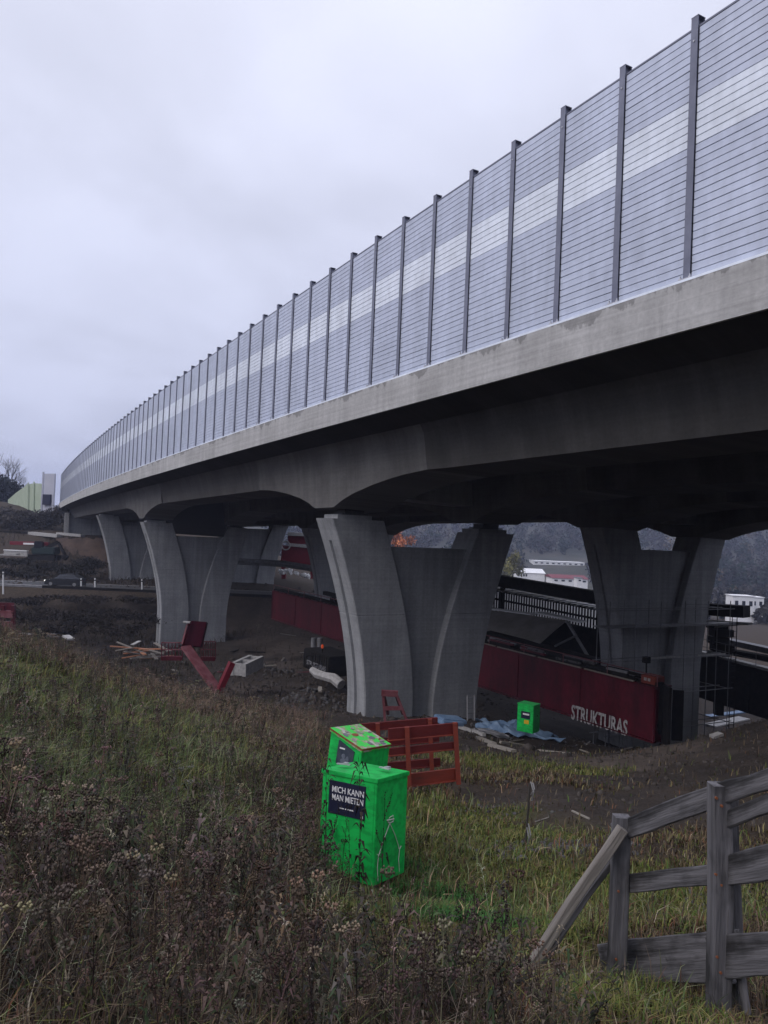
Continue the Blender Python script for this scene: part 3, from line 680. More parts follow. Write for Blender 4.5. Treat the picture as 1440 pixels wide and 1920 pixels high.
# ================================================================== OBJECTS
def settle(root):
    """move the thing's Empty to the middle of its base without moving its parts"""
    lo = Vector((1e9,) * 3); hi = Vector((-1e9,) * 3)
    for ch in root.children:
        if ch.type == 'FONT': continue
        for v in ch.bound_box:
            p = ch.matrix_basis @ Vector(v)
            for i in range(3): lo[i] = min(lo[i], p[i]); hi[i] = max(hi[i], p[i])
    b_ = Vector(((lo.x + hi.x) / 2, (lo.y + hi.y) / 2, lo.z))
    root.location = b_
    for ch in root.children: ch.matrix_basis = Matrix.Translation(-b_) @ ch.matrix_basis
    return root
def bars(name, m, parent, lst, **kw):
    mb = MB()
    for a_, b_, w, h in lst: mb.bar(a_, b_, w, h)
    return mb.obj(name, m, parent, **kw)
def one(name, m, label, cat, fn, group=None, **kw):
    """a thing that is a single mesh, origin at its base"""
    mb = MB(); fn(mb); vs = np.array(mb.v); c = Vector(((vs[:, 0].min() + vs[:, 0].max()) / 2, (vs[:, 1].min() + vs[:, 1].max()) / 2, vs[:, 2].min()))
    mb.v = [tuple(Vector(p) - c) for p in mb.v]
    o = mb.obj(name, m, **kw); o.location = c
    return tag(o, label, cat, group)
UP = Vector((0, 0, 1))

def text(body, size, m, parent, M, name='lettering', sx=1.0, bold=0.0, ext=0.002, width=None):
    cu = bpy.data.curves.new(name, 'FONT'); cu.body = body; cu.size = size; cu.extrude = ext; cu.offset = bold; cu.resolution_u = 3
    cu.align_x = 'CENTER'; cu.align_y = 'CENTER'
    o = bpy.data.objects.new(name, cu); COL.objects.link(o); bpy.context.view_layer.update()
    me = bpy.data.meshes.new_from_object(o.evaluated_get(bpy.context.evaluated_depsgraph_get())); bpy.data.objects.remove(o); bpy.data.curves.remove(cu)
    me.materials.clear(); me.materials.append(m)
    if width:
        xs_ = [v.co.x for v in me.vertices]; sx = width / (max(xs_) - min(xs_))
    me.transform(Matrix.Diagonal((sx, 1, 1, 1))); me.name = name
    o = bpy.data.objects.new(name, me); COL.objects.link(o); o.parent = parent; o.matrix_local = M
    return o
# ---------------------------------------------------------------- red launching girder with lettering
gA0, gA1 = at(1225, 1393, 36.4), at(1225, 1290, 36.4)
gB0, gB1 = at(508, 1160, 71), at(505, 1107, 71)
gdir = (gB0 - gA0).normalized(); glen = (gB0 - gA0).length
gd2 = Vector((gdir.x, gdir.y, 0)).normalized(); gn = Vector((gd2.y, -gd2.x, 0))      # gn points to the far side (right)
if gn.x < 0: gn = -gn
GH = (gA1 - gA0).length; GW = 1.25
gr = thing('launching_girder', 'long dark red steel girder with white block lettering beside the front pier', 'steel girder')
nseg = 3
for k in range(nseg):
    a_ = gA0 + gdir * (glen * k / nseg + 0.02); b_ = gA0 + gdir * (glen * (k + 1) / nseg - 0.02)
    c = (a_ + b_) / 2 + gn * GW / 2 + UP * GH / 2
    mb = MB(); mb.bar(a_ + gn * GW / 2 + UP * GH / 2, b_ + gn * GW / 2 + UP * GH / 2, GW - 0.16, GH - 0.1); mb.obj('web_segment', M_RED, gr)
    for q in (a_, b_): bars('splice_plate', M_RED, gr, [(q + UP * 0.05 + gn * 0.03, q + UP * (GH - 0.05) + gn * 0.03, 0.10, 0.10)])
for j in range(1, 9):
    q = gA0 + gdir * (glen * j / 9)
    bars('stiffener', M_RED, gr, [(q + UP * 0.08 + gn * 0.05, q + UP * (GH - 0.08) + gn * 0.065, 0.03, 0.05)])
for z_ in (0.0, GH):
    bars('flange', M_RED, gr, [(gA0 - gdir * 0.0 + UP * z_ + gn * GW / 2, gB0 + UP * z_ + gn * GW / 2, GW + 0.06, 0.06)])
ga = gA0 - gdir * 0.09
bars('end_plate', M_DARK, gr, [(ga + UP * (-0.06) + gn * (GW / 2), ga + UP * (GH + 0.12) + gn * (GW / 2), GW + 0.12, 0.14)])
bars('end_bracket', M_DARK, gr, [(ga - gdir * 0.35 + UP * 0.1 + gn * (GW - 0.1), ga - gdir * 0.35 + UP * (GH - 0.1) + gn * (GW - 0.1), 0.12, 0.5)])
# rail along the top edge
mb = MB()
for j in range(0, 15):
    q = gA0 + gdir * (glen * j / 14) + UP * (GH + 0.03) + gn * 0.15
    mb.tube([q, q + UP * 0.55], 0.025, 5)
mb.tube([gA0 + UP * (GH + 0.55) + gn * 0.15, gB0 + UP * (GH + 0.55) + gn * 0.15], 0.022, 5)
mb.obj('hand_rail', M_REDW, gr)
bars('walkway', M_DARK, gr, [(gA0 + gdir * 1.2 + UP * (GH + 0.12) + gn * 0.6, gB0 + UP * (GH + 0.12) + gn * 0.6, 0.9, 0.10)])
for j in range(5):
    q = gA0 + gdir * (glen * (.03 + .08 * j)) + UP * (GH + .06) + gn * .06; bars('edge_board', M_WOODL, gr, [(q, q + gdir * (glen * .075), .10, .05)])
# lettering on the face: x runs from the far end to the near end (read left to right)
def face_pt(px, py):
    d = ray(px, py); o = Vector((0, 0, EYE)); n_ = gn; k = (gA0 - o).dot(n_) / d.dot(n_); return o + d * k
t0, t1 = face_pt(1070, 1340), face_pt(1174, 1362); tm = face_pt(1122, 1351) - gn * 0.012
Mt = Matrix(((-gdir), UP, -gn)).transposed().to_4x4(); Mt.translation = tm
tw = (t1 - t0).length
tx = text('STRUKTURAS', 1.04, M_LETTER, gr, Mt, bold=0.022, width=tw)
settle(gr)
gp = thing('girder_prop', 'pair of pale steel pipe props standing under the red girder', 'prop')
for px in (588, 600):
    t_ = at(px, 1196, 57); b_ = at(px - 1, 1232, 57)
    mb = MB(); mb.tube([b_ - UP * 0.4, t_], 0.19, 10); mb.obj('pipe', M_GREY, gp, smooth=False)
    mb = MB(); mb.tube([b_ + UP * 0.04, b_ + UP * 0.12], 0.30, 10); mb.obj('flange', M_GREY, gp)
settle(gp)

# second girder, right
g2 = thing('launching_girder', 'near black steel girder running out of frame behind the scaffolded pier', 'steel girder')
h0, h1 = at(1337, 1234, 50.2), at(1337, 1316, 50.2); k0 = at(1470, 1268, 45.2); k1 = at(1470, 1356, 45.2)
dd = (k0 - h0); L2 = dd.length; dd.normalize(); nn = Vector((dd.y, -dd.x, 0)).normalized(); nn = nn if nn.y > 0 else -nn
hh = (h0 - h1).length
for k in range(3):
    a_ = h0 - dd * 6 + dd * ((L2 + 8) * k / 3 + 0.02); b_ = h0 - dd * 6 + dd * ((L2 + 8) * (k + 1) / 3 - 0.02)
    bars('web_segment', M_DARK, g2, [(a_ - UP * hh / 2 + nn * 0.6, b_ - UP * hh / 2 + nn * 0.6, 1.1, hh)])
bars('flange', M_DARK, g2, [(h0 - dd * 6 + nn * 0.6 + UP * 0.035, h0 + dd * (L2 + 2) + nn * 0.6 + UP * 0.035, 1.3, 0.06)])
for j in range(5):
    a_ = h0 - dd * 5 + dd * j * 2.6
    bars('deck_plank', M_DIRTYW, g2, [(a_ + UP * 0.09 + nn * 0.75, a_ + dd * 2.5 + UP * (0.09 + 0.01 * (j % 2)) + nn * 0.75, 0.6, 0.05)])
mb = MB()
for j in range(5):
    q = h0 - dd * 4 + dd * j * 2.4 + nn * 0.2 + UP * 0.05; mb.tube([q, q + UP * 1.0], 0.02, 5)
for z_ in (0.5, 1.0): mb.tube([h0 - dd * 4 + nn * 0.2 + UP * (z_ + 0.05), h0 + dd * 6 + nn * 0.2 + UP * (z_ + 0.05)], 0.02, 5)
mb.obj('hand_rail', M_GREY, g2); settle(g2)

# ---------------------------------------------------------------- formwork carriage between the girders
fc = thing('formwork_carriage', 'dark formwork carriage with a slatted side and pale tilted board under the bridge', 'formwork')
fa, fb = at(925, 1078, 60), at(1150, 1116, 52)
fd = (fb - fa).normalized(); fl_ = (fb - fa).length; fnm = Vector((-fd.y, fd.x, 0)).normalized(); fnm = fnm if fnm.y > 0 else -fnm
bars('top_beam', M_DARK, fc, [(fa - UP * 0.35, fb - UP * 0.35, 0.9, 0.85)])
for j in range(34):
    q = fa + fd * (fl_ * (j + 0.5) / 34) - UP * (0.95 + 0.05 * (j % 3))
    bars('plank', M_DIRTYW if j % 3 else M_GREY, fc, [(q - fnm * 1.0, q + fnm * 0.5 + UP * 0.04, 0.15, 0.04)])
for j in range(44):
    q = fa + fd * (fl_ * (j + 0.5) / 44) - UP * 1.1 - fnm * 0.2
    bars('slat', M_DARK, fc, [(q, q - UP * (1.45 + 0.12 * ((j * 7) % 3)), 0.10, 0.10)])
for z_ in (1.15, 1.8, 2.55): bars('rail', M_DARK, fc, [(fa - UP * z_ - fnm * 0.12, fb - UP * z_ - fnm * 0.12, 0.12, 0.14)])
w0, w1 = at(905, 1139, 56), at(1092, 1166, 50.5)
bars('walkway', M_WALLW, fc, [(w0, at(1000, 1152, 53.2), 0.8, 0.08), (at(1010, 1148, 53.2), w1, 0.9, 0.08)])
mb = MB(); q = [at(905, 1142, 56), at(1062, 1163, 51.2), at(1008, 1210, 49.5), at(900, 1187, 52.5)]
mb.sweep([q, [p + Vector((0.05, 0.15, -0.05)) for p in q]]); mb.obj('ply_board', M_PLY, fc)
bars('strut', M_GREY, fc, [(at(1040, 1212, 49), at(1080, 1192, 49.5), 0.1, 0.1), (at(1062, 1163, 51), at(1108, 1240, 48.5), 0.14, 0.14)])
bars('rubble_tray', M_DARK, fc, [(at(915, 1188, 51.5), at(1120, 1240, 47.5), 0.8, 0.35)])
bars('back_leg', M_DARK, fc, [(fa - UP * 0.7 + fd * u, fa - UP * 8.5 + fd * u, 0.35, 0.35) for u in (1.0,)]); bars('back_leg', M_DARK, fc, [(fb - UP * 0.7 - fd * 1.0, fb - UP * 9.2 - fd * 1.0, 0.35, 0.35)])
bars('back_board', M_DARK, fc, [(at(1005, 1192, 53.6), at(1135, 1222, 52.4), .1, 2.6)]); bars('back_board', M_DARK, fc, [(at(905, 1168, 57), at(1010, 1188, 56), .1, 2.0)])
settle(fc)
hd = thing('pale_backdrop', 'pale hoarding added as bright ground behind the slats of the formwork carriage', 'backdrop')  # pale panels added to stand in for bright ground between the slats
for k in range(6):
    x0, x1 = 915 + k * 42, 915 + (k + 1) * 42 - .6; bars('panel', M_WALLW, hd, [(at(x0, 1136 + k * 5.2, 74), at(x1, 1141 + k * 5.2, 74), .08, 2.9)])
settle(hd)
# second, black girder line behind the lettered one, with its timber stacks
bg_ = thing('formwork_girder', 'black formwork girder line behind the lettered red girder', 'steel girder')
qa, qb = bp0(14.5, 16.6, -8.8), bp0(50, 15.0, -7.6); qd = (qb - qa).normalized(); ql = (qb - qa).length; qn = Vector((qd.y, -qd.x, 0)).normalized()
bars('chord', M_DARK, bg_, [(qa, qb, .5, .5)]); bars('chord', M_DARK, bg_, [(qa + UP * 2.05, qb + UP * 2.05, .45, .3)])
for j in range(22):
    u0, u1 = qa + qd * (ql * j / 22), qa + qd * (ql * (j + 1) / 22)
    bars('upright', M_DARK, bg_, [(u0, u0 + UP * 2.05, .2, .2)]); bars('diagonal', M_DARK, bg_, [(u0 + UP * (2.0 * (j % 2)), u1 + UP * (2.0 * ((j + 1) % 2)), .16, .16)])
for j in range(8): bars('shutter_board', M_DARK if j % 3 else M_PLY, bg_, [(qa + qd * (ql * (j + .05) / 8) + UP * .9 + qn * .4, qa + qd * (ql * (j + .95) / 8) + UP * .95 + qn * .4, .08, 1.5)])
settle(bg_)
Rk = random.Random(12); TIN = ('near the scaffolded pier', 'third from the scaffold', 'midway along the girder top', 'below the pale tilted board', 'next to the nearest pier', 'beyond the nearest pier')
for j, u in enumerate((.06, .13, .20, .27, .34, .62)):
    c = gA0 + gdir * (glen * u) + UP * (GH + .2) + gn * .62
    tk = thing('timber_stack', 'low dark stack of timbers and steel on the red girder ' + TIN[j], 'timber stack', group='stacks lying on the red girder')
    for k in range(7):
        L_k = Rk.uniform(1.0, 2.4); o_ = gdir * Rk.uniform(-.4, .4) + gn * (-.36 + .18 * (k % 4)) + UP * (.12 * (k // 4) + .02); tw_ = gn * Rk.uniform(-.08, .08)
        bars('timber', (M_DARK, M_WOOD, M_RED, M_DARK, M_GREY)[(j + k) % 5], tk, [(c + o_ - gdir * L_k / 2 - tw_, c + o_ + gdir * L_k / 2 + tw_, .15, .11)])
    settle(tk)
# platform right of the scaffolded pier
pf = thing('formwork_platform', 'dark formwork platform with pale edge rails right of the scaffolded pier', 'formwork')
bars('box', M_DARK, pf, [(at(1300, 1140, 52), at(1400, 1147, 49.5), 1.2, 0.75)])
bars('deck', M_GREY, pf, [(at(1290, 1163, 52), at(1412, 1170, 48.5), 1.3, 0.10)])
bars('edge_rail', M_DIRTYW, pf, [(at(1290, 1160, 51), at(1412, 1169, 48), 0.07, 0.07), (at(1340, 1176, 49.5), at(1412, 1169, 48), 0.07, 0.07)])
for k, (x_, y_) in enumerate(((1345, 1172), (1352, 1186), (1346, 1200), (1354, 1214), (1347, 1228))):
    c = at(x_, y_, 50.8); mb = MB(); mb.box(c, (1.1 + 0.2 * (k % 2), 0.9, 0.46)); mb.obj('tower_block', M_DARK, pf)
bars('leg', M_DARK, pf, [(at(1349, 1230, 50.8), at(1347, 1340, 50.8), 0.5, 0.5)])
settle(pf)
for (x0, y0, x1, y1, Y0, Y1, m_, lb) in ((1355, 1200, 1470, 1225, 54, 50, M_GREY, 'upper grey slab edge running out of frame right of the scaffolded pier'), (1352, 1219, 1470, 1240, 53, 49.5, M_DARK, 'dark rail between pale strips right of the scaffolded pier')):
    one('slab_strip', m_, lb, 'steel beam', lambda mb: mb.bar(at(x0, y0, Y0), at(x1, y1, Y1), 0.8, 0.35))

# ---------------------------------------------------------------- scaffold round the right pier
sc_ = thing('scaffold', 'thin tube scaffold with a plank platform wrapped round the right hand pier', 'scaffold')
s0_ = 20.6; lat0, lat1 = 18.2, 29.6
zlo, zhi = -12.6, -4.2
cols_ = [18.4, 20.4, 22.4, 24.4, 26.4, 28.4]
for l in cols_:
    for s_ in (s0_, s0_ - 0.9):
        a_ = bp0(s_, l, zlo); b_ = bp0(s_, l, zhi + 0.9)
        mb = MB(); mb.tube([a_, b_], 0.028, 6); mb.obj('standard', M_GREY, sc_)
for l in (28.4, 28.9):
    for s_ in (22.2, 23.6):
        mb = MB(); mb.tube([bp0(s_, l, zlo), bp0(s_, l, zhi + 0.9)], 0.028, 6); mb.obj('standard', M_GREY, sc_)
for z_ in (-10.6, -8.6, -6.6, -4.75, -3.8):
    for s_ in (s0_, s0_ - 0.9):
        mb = MB(); mb.tube([bp0(s_, 18.1, z_), bp0(s_, 28.8, z_)], 0.025, 6); mb.obj('ledger', M_GREY, sc_)
    mb = MB(); mb.tube([bp0(19.6, 28.4, z_), bp0(23.8, 28.4, z_)], 0.025, 6); mb.obj('ledger', M_GREY, sc_)
for k in range(5):
    bars('plank', M_GREY, sc_, [(bp0(s0_ - 0.12 - 0.17 * k, 18.0, -4.72), bp0(s0_ - 0.12 - 0.17 * k, 29.0, -4.72 + 0.01 * k), 0.16, 0.05)])
for k in range(2):
    bars('toe_board', M_DIRTYW, sc_, [(bp0(s0_ - 0.95, 21.5 + 4 * k, -6.5), bp0(s0_ - 0.95, 24.0 + 4 * k, -6.5), 0.04, 0.1)])
lad = [bp0(s0_ - 0.9, 28.6, zlo), bp0(s0_ - 0.9, 28.6, -4.3), bp0(s0_ - 0.9, 29.05, zlo), bp0(s0_ - 0.9, 29.05, -4.3)]
lb_ = [(lad[0], lad[1], 0.04, 0.04), (lad[2], lad[3], 0.04, 0.04)]
for k in range(24):
    t_ = (k + 0.5) / 24; lb_.append((lad[0].lerp(lad[1], t_), lad[2].lerp(lad[3], t_), 0.03, 0.03))
bars('ladder', M_DARK, sc_, lb_)
settle(sc_)
# orange generator and dark lamp head on the girder
ge = thing('generator', 'small orange generator on top of the red girder by the scaffold', 'generator')
c = at(1224, 1274, 37.2); Mg = frame(c, -gdir)
mb = MB(); mb.box((0, 0, 0), (0.85, 0.7, 0.42)); o = mb.obj('housing', M_ORANGE, ge, bevel=0.03); o.matrix_basis = Mg
mb = MB(); mb.box((0, 0, -0.25), (0.95, 0.75, 0.08)); o = mb.obj('skid', M_DARK, ge); o.matrix_basis = Mg
mb = MB(); mb.box((-0.15, -0.36, 0.02), (0.16, 0.02, 0.14)); mb.box((0.06, -0.36, 0.02), (0.14, 0.02, 0.14)); o = mb.obj('vent', M_DIRTYW, ge); o.matrix_basis = Mg
mb = MB(); mb.tube([(-0.45, 0.1, -0.2), (-0.5, 0.1, 0.75)], 0.03, 6); mb.box((-0.5, 0.1, 0.85), (0.28, 0.3, 0.3)); o = mb.obj('lamp_mast', M_DARK, ge); o.matrix_basis = Mg
settle(ge)

# ---------------------------------------------------------------- green rental boxes
def green_box(name, label, loc, R, a, b, h, lid_m, rise=0.0, group='green rental boxes'):
    r = thing(name, label, 'green box', loc, R.to_euler(), group)
    def prism(x0, y0, z0, z1a, z1b):
        return [Vector((-x0, -y0, z0)), Vector((x0, -y0, z0)), Vector((x0, y0, z0)), Vector((-x0, y0, z0)), Vector((-x0, -y0, z1a)), Vector((x0, -y0, z1b)), Vector((x0, y0, z1b)), Vector((-x0, y0, z1a))]
    FC = [(0, 3, 2, 1), (4, 5, 6, 7), (0, 1, 5, 4), (1, 2, 6, 5), (2, 3, 7, 6), (3, 0, 4, 7)]
    mb = MB(); mb.add(prism(a / 2, b / 2, -0.3 if rise else -0.10, h + rise - 0.03, h - 0.03), FC); mb.obj('body', M_GREEN, r, bevel=0.006)
    mb = MB(); mb.box((0, -b / 2 - 0.002, h * .5), (a - .06, 0.008, h * .96 - .08)); o = mb.obj('door', M_GREEN, r, bevel=0.003)
    lid = prism(a / 2 + .014, b / 2 + .014, 0, 0, 0); 
    for k, p in enumerate(lid): p.z = (h + (rise if p.x < 0 else 0)) - (.045 if k < 4 else 0)
    mb = MB(); mb.add(lid, FC); mb.obj('lid', lid_m, r, bevel=0.004)
    return r
F_ = at(708, 1461, 8.3); yaw = math.radians(-35)
A_, B_ = 0.75, 0.60
cz = at(702, 1650, 8.3).z; h_box = (F_.z - cz) * .93
Rb = Matrix.Rotation(math.radians(-6.0), 3, 'X') @ Matrix.Rotation(yaw, 3, 'Z')
ax_ = Rb @ Vector((1, 0, 0)); ay_ = Rb @ Vector((0, 1, 0))
loc1 = F_ - Rb @ Vector((A_ / 2, -B_ / 2, h_box))
g1 = green_box('green_box', 'bright green steel box in the weeds with a two line navy sign', loc1, Rb, A_, B_, h_box, M_GREEN)
mb = MB(); mb.box((-0.015, -B_ / 2 - 0.006, h_box - 0.275), (0.50, 0.022, 0.35)); sg = mb.obj('sign', M_NAVY, g1, bevel=0.003)
FM = Matrix.Rotation(math.pi / 2, 4, 'X')
def sign_text(body, size, x, z, sx=1.0, bold=0.0, par=sg, yy=-B_ / 2 - 0.0185): return text(body, size, M_WHITE, par, Matrix.Translation((x, yy, z)) @ FM, sx=sx, bold=bold, ext=0.001)
sign_text('MICH KANN', 0.092, 0.0, h_box - 0.190, 0.86, 0.0008)
sign_text('MAN MIETEN', 0.092, 0.0, h_box - 0.275, 0.80, 0.0008)
mb = MB()
for x_, w_ in ((-0.09, 0.02), (-0.06, 0.03), (-0.02, 0.018), (0.03, 0.05), (0.075, 0.03)): mb.box((x_, -B_ / 2 - 0.018, h_box - 0.375), (w_, 0.002, 0.012))
mb.box((0.20, -B_ / 2 - 0.018, h_box - 0.42), (0.03, 0.002, 0.025)); mb.obj('small_print', M_WHITE, sg)
for (x_, y_, r_) in ((-0.24, -0.10, 0.3), (0.22, 0.06, -0.2)):
    mb = MB(); Mq = Matrix.Rotation(r_, 3, 'Z'); mb.box((x_, y_, h_box + 0.042), (0.16, 0.035, 0.012), Mq); mb.box((x_ + 0.02, y_ + 0.02, h_box + 0.05), (0.05, 0.06, 0.02), Mq); mb.obj('latch', M_GALV, g1)
# rear box, leaning, worn rusty sloping lid
D_ = at(679, 1404, 9.35); a2, b2, rise2 = 0.50, 0.60, 0.15
Rr2 = Matrix.Rotation(math.radians(-4.0), 3, 'X') @ Matrix.Rotation(math.radians(4.5), 3, 'Y') @ Matrix.Rotation(yaw, 3, 'Z')
gz = tz1(-0.25, 9.7); h2 = D_.z - gz + 0.02
loc2 = D_ - Rr2 @ Vector((a2 / 2, -b2 / 2, h2))
g2b = green_box('green_box', 'leaning green steel box with a rusty flaking sloped lid and small photo sign', loc2, Rr2, a2, b2, h2, M_GREENL, rise=rise2)
def lz(x): return h2 + rise2 * (.5 - x / a2)
for y_ in (-b2 / 2 - .016, b2 / 2 + .016):
    bars('rust_trim', M_RUST, g2b, [(Vector((-a2 / 2 - .014, y_, lz(-a2 / 2) - .012)), Vector((a2 / 2 + .014, y_, lz(a2 / 2) - .012)), .006, .022)])
bars('rust_trim', M_RUST, g2b, [(Vector((a2 / 2 + .016, -b2 / 2 - .01, h2 - .012)), Vector((a2 / 2 + .016, b2 / 2 + .01, h2 - .012)), .006, .022)])
for i in range(17):
    x_, y_ = random.uniform(-a2 / 2.3, a2 / 2.3), random.uniform(-b2 / 2.3, b2 / 2.3); n_ = 7; rx_, ry_ = random.uniform(.015, .05), random.uniform(.02, .07); ph = random.uniform(0, 3)
    lo_ = [(x_ + rx_ * math.cos(ph + 6.283 * k / n_) * random.uniform(.6, 1.2), y_ + ry_ * math.sin(ph + 6.283 * k / n_) * random.uniform(.6, 1.2)) for k in range(n_)]
    lo_ = [(min(max(p, -a2 / 2), a2 / 2), min(max(q, -b2 / 2), b2 / 2)) for p, q in lo_]
    mb = MB(); mb.sweep([[Vector((p, q, lz(p) + zz)) for p, q in lo_] for zz in (0.0005, .003 + .0004 * i)]); mb.obj('paint_flake', (M_FLAKE, M_ROOFG, M_FLAKE, M_ROOFG, M_FLAKE, M_RUST)[i % 6], g2b)
mb = MB(); Ms = Matrix.Identity(3)
q_ = [(-.11, .02 + rise2 * .30), (.14, -.03), (.13, -.22), (.02, -.26), (-.12, -.21)]
mb.sweep([[Vector((x_ + .01, yy, h2 - .03 + z_)) for x_, z_ in q_] for yy in (-b2 / 2 - .018, -b2 / 2)]); s2 = mb.obj('sign', mat('faded_sign', (0.022, 0.03, 0.05), (0.05, 0.06, 0.08), scale=9, rough=0.5), g2b)
mb = MB(); mb.box((-0.03, -b2 / 2 - 0.0195, h2 - 0.055), (0.08, 0.002, 0.018)); mb.obj('small_print', M_WHITE, s2)
mb = MB()
for (x_, z_, w_, hh_) in ((0.05, -0.20, 0.13, 0.07), (0.03, -0.14, 0.06, 0.06), (0.09, -0.17, 0.05, 0.08)):
    n_ = 10; mb.add([(x_ - .03 + w_ / 2 * math.cos(2 * math.pi * k / n_), -b2 / 2 - 0.0195 - .0004 * hh_ * 20, h2 + z_ + hh_ / 2 * math.sin(2 * math.pi * k / n_)) for k in range(n_)], [tuple(range(n_))])
mb.obj('picture', mat('picture_grey', (0.16, 0.18, 0.22), (0.08, 0.09, 0.12), scale=8), s2)
# third box, by the girder
g3p = ground(999, 1366); kk = at(990, 1366, 33.0)
g3 = green_box('green_box', 'small looking green steel box by the blue tarp in front of the red girder', (kk.x, kk.y, kk.z), Matrix.Rotation(math.radians(-38), 3, 'Z'), 0.75, 0.6, 1.08, M_GREEN)
mb = MB(); mb.box((0.02, -0.306, 0.62), (0.42, 0.012, 0.30)); s3 = mb.obj('sign', M_NAVY, g3)
mb = MB(); mb.box((0.04, -0.314, 0.66), (0.30, 0.004, 0.07)); mb.obj('small_print', M_WHITE, s3)
mb = MB(); mb.box((0.07, -0.306, 0.34), (0.22, 0.012, 0.16)); mb.obj('sticker', M_YELLOW, g3)
mb = MB(); mb.tube([(0.377, 0.05, 0.6), (0.385, 0.05, 0.6)], 0.035, 10); mb.obj('lock', M_DARK, g3)
# cord hanging on the front box
def cordfn(mb):
    nrm = ax_; up_ = Rb @ Vector((0, 0, 1)); R0 = F_ - up_ * h_box
    def f(u, z): return R0 + ay_ * (u * B_) + nrm * 0.012 + up_ * (z * h_box)
    kt = f(0.42, 0.50)
    for (u1, zz) in ((0.10, 0.20), (0.78, 0.18)):
        mb.tube([kt, f((0.42 + u1) / 2, 0.36), f(u1, zz)], 0.0042, 5); mb.tube([f(u1, zz), f(u1 - 0.02, 0.08), f(u1 + 0.02, -0.06)], 0.0038, 5)
        mb.tube([f(u1 - 0.04, zz + 0.02), f(u1, zz), f(u1 + 0.05, zz + 0.03)], 0.0042, 5)
    mb.tube([kt, f(0.36, 0.53), f(0.40, 0.56), f(0.52, 0.57), f(0.53, 0.51), kt], 0.005, 5); mb.tube([f(0.33, 0.54), f(0.55, 0.53)], 0.008, 5); mb.tube([f(0.36, 0.51), f(0.53, 0.50)], 0.0042, 5)
one('cord', M_CORD, 'thin pale cord tied in a loop hanging down the green box', 'cord', cordfn)

# ---------------------------------------------------------------- orange formwork panels
def panel(label, m, pts, boards, posts, thick=0.05):
    r = thing('formwork_barrier', label, 'formwork', group='formwork elements behind the green boxes')
    for (x0, y0, x1, y1, h_) in boards:
        a_ = at(x0, y0, pts(x0)); b_ = at(x1, y1, pts(x1)); hm = h_ * pts((x0 + x1) / 2) / FPX
        bars('board', m if h_ > 21.5 or m is M_ORRED else M_ORRED, r, [(a_ - UP * hm / 2, b_ - UP * hm / 2, thick, hm)])
        bars('lip', m, r, [(a_ - UP * hm - Vector((0.01, 0.03, 0)), b_ - UP * hm - Vector((0.01, 0.03, 0)), 0.09, 0.012)])
    for (x0, y0, x1, y1, w_) in posts:
        a_ = at(x0, y0, pts(x0) - 0.08); b_ = at(x1, y1, pts(x0) - 0.08)
        bars('post', M_ORANGE, r, [(a_, b_, w_ * pts(x0) / FPX, 0.08)])
    return settle(r)
Yf = lambda x: 13.4 + (x - 730) * 0.0035
panel('orange formwork panel of wide horizontal boards, front of the two', M_ORANGE, Yf, [(729, 1366, 858, 1355, 21), (729, 1403, 858, 1390, 13), (732, 1455, 858, 1440, 22)], [(763, 1363, 768, 1488, 7), (853, 1355, 860, 1470, 8)])
Yr = lambda x: 14.6 + (x - 680) * 0.004
panel('dark red formwork panel standing behind the orange one', M_ORRED, Yr, [(676, 1357, 820, 1345, 13), (690, 1386, 823, 1375, 14), (700, 1432, 825, 1421, 14)], [(708, 1356, 712, 1462, 6), (806, 1348, 810, 1452, 6)])

# red trestle in front of the pier
tr = thing('trestle', 'red steel A frame trestle at the foot of the nearest pier', 'trestle')
T = lambda x, y: at(x, y, 27.0)
bars('top_bar', M_REDW, tr, [(T(715, 1299), T(746, 1301), 0.16, 0.2)])
for (p_, q_) in ((T(718, 1300), T(722, 1352)), (T(743, 1301), T(765, 1356))):
    bars('leg', M_REDW, tr, [(p_, q_, 0.09, 0.09)])
for (p_, q_) in ((T(719, 1300), T(728, 1350) + Vector((0, 0.9, 0))), (T(742, 1301), T(757, 1350) + Vector((0, 0.9, 0)))):
    bars('leg', M_REDW, tr, [(p_, q_, 0.09, 0.09)])
bars('cross_bar', M_REDW, tr, [(T(720, 1328), T(754, 1328), 0.1, 0.13)]); settle(tr)

# ---------------------------------------------------------------- weathered timber fence
fe = thing('wooden_fence', 'weathered grey timber fence with a leaning brace on the bank', 'fence')
def board(name, p, q, w, h, m, parent, seed=0, up=UP):
    """a sawn board with slightly uneven edges; grain runs along its own X"""
    p, q = Vector(p), Vector(q); d = q - p; L = d.length; Mf = frame((p + q) / 2, d, up); R = random.Random(seed)
    mb = MB(); n = max(3, int(L / 0.16)); rings = []
    ph = R.uniform(0, 6)
    for i in range(n + 1):
        t = i / n; x = (t - 0.5) * L; e = 0.004 * math.sin(ph + t * 9) + R.uniform(-0.004, 0.004); f = 0.004 * math.sin(ph * 2 + t * 7) + R.uniform(-0.004, 0.004); yb = 0.006 * math.sin(ph + t * 4)
        hw, hh_ = w / 2, h / 2; c = 0.006
        rings.append([Vector((x, -hw + yb + c, -hh_ + e)), Vector((x, -hw + yb, -hh_ + e + c)), Vector((x, -hw + yb, hh_ + f - c)), Vector((x, -hw + yb + c, hh_ + f)), Vector((x, hw + yb - c, hh_ + f)), Vector((x, hw + yb, hh_ + f - c)), Vector((x, hw + yb, -hh_ + e + c)), Vector((x, hw + yb - c, -hh_ + e))])
    mb.sweep(rings); o = mb.obj(name, m, parent); o.matrix_basis = Mf; return o
YL, YR = 4.8, 4.0
pL0, pL1 = at(1152, 1845, YL), at(1168, 1530, YL); pR0, pR1 = at(1349, 1900, YR), at(1350, 1470, YR)
tow = Vector((0, 1, 0))
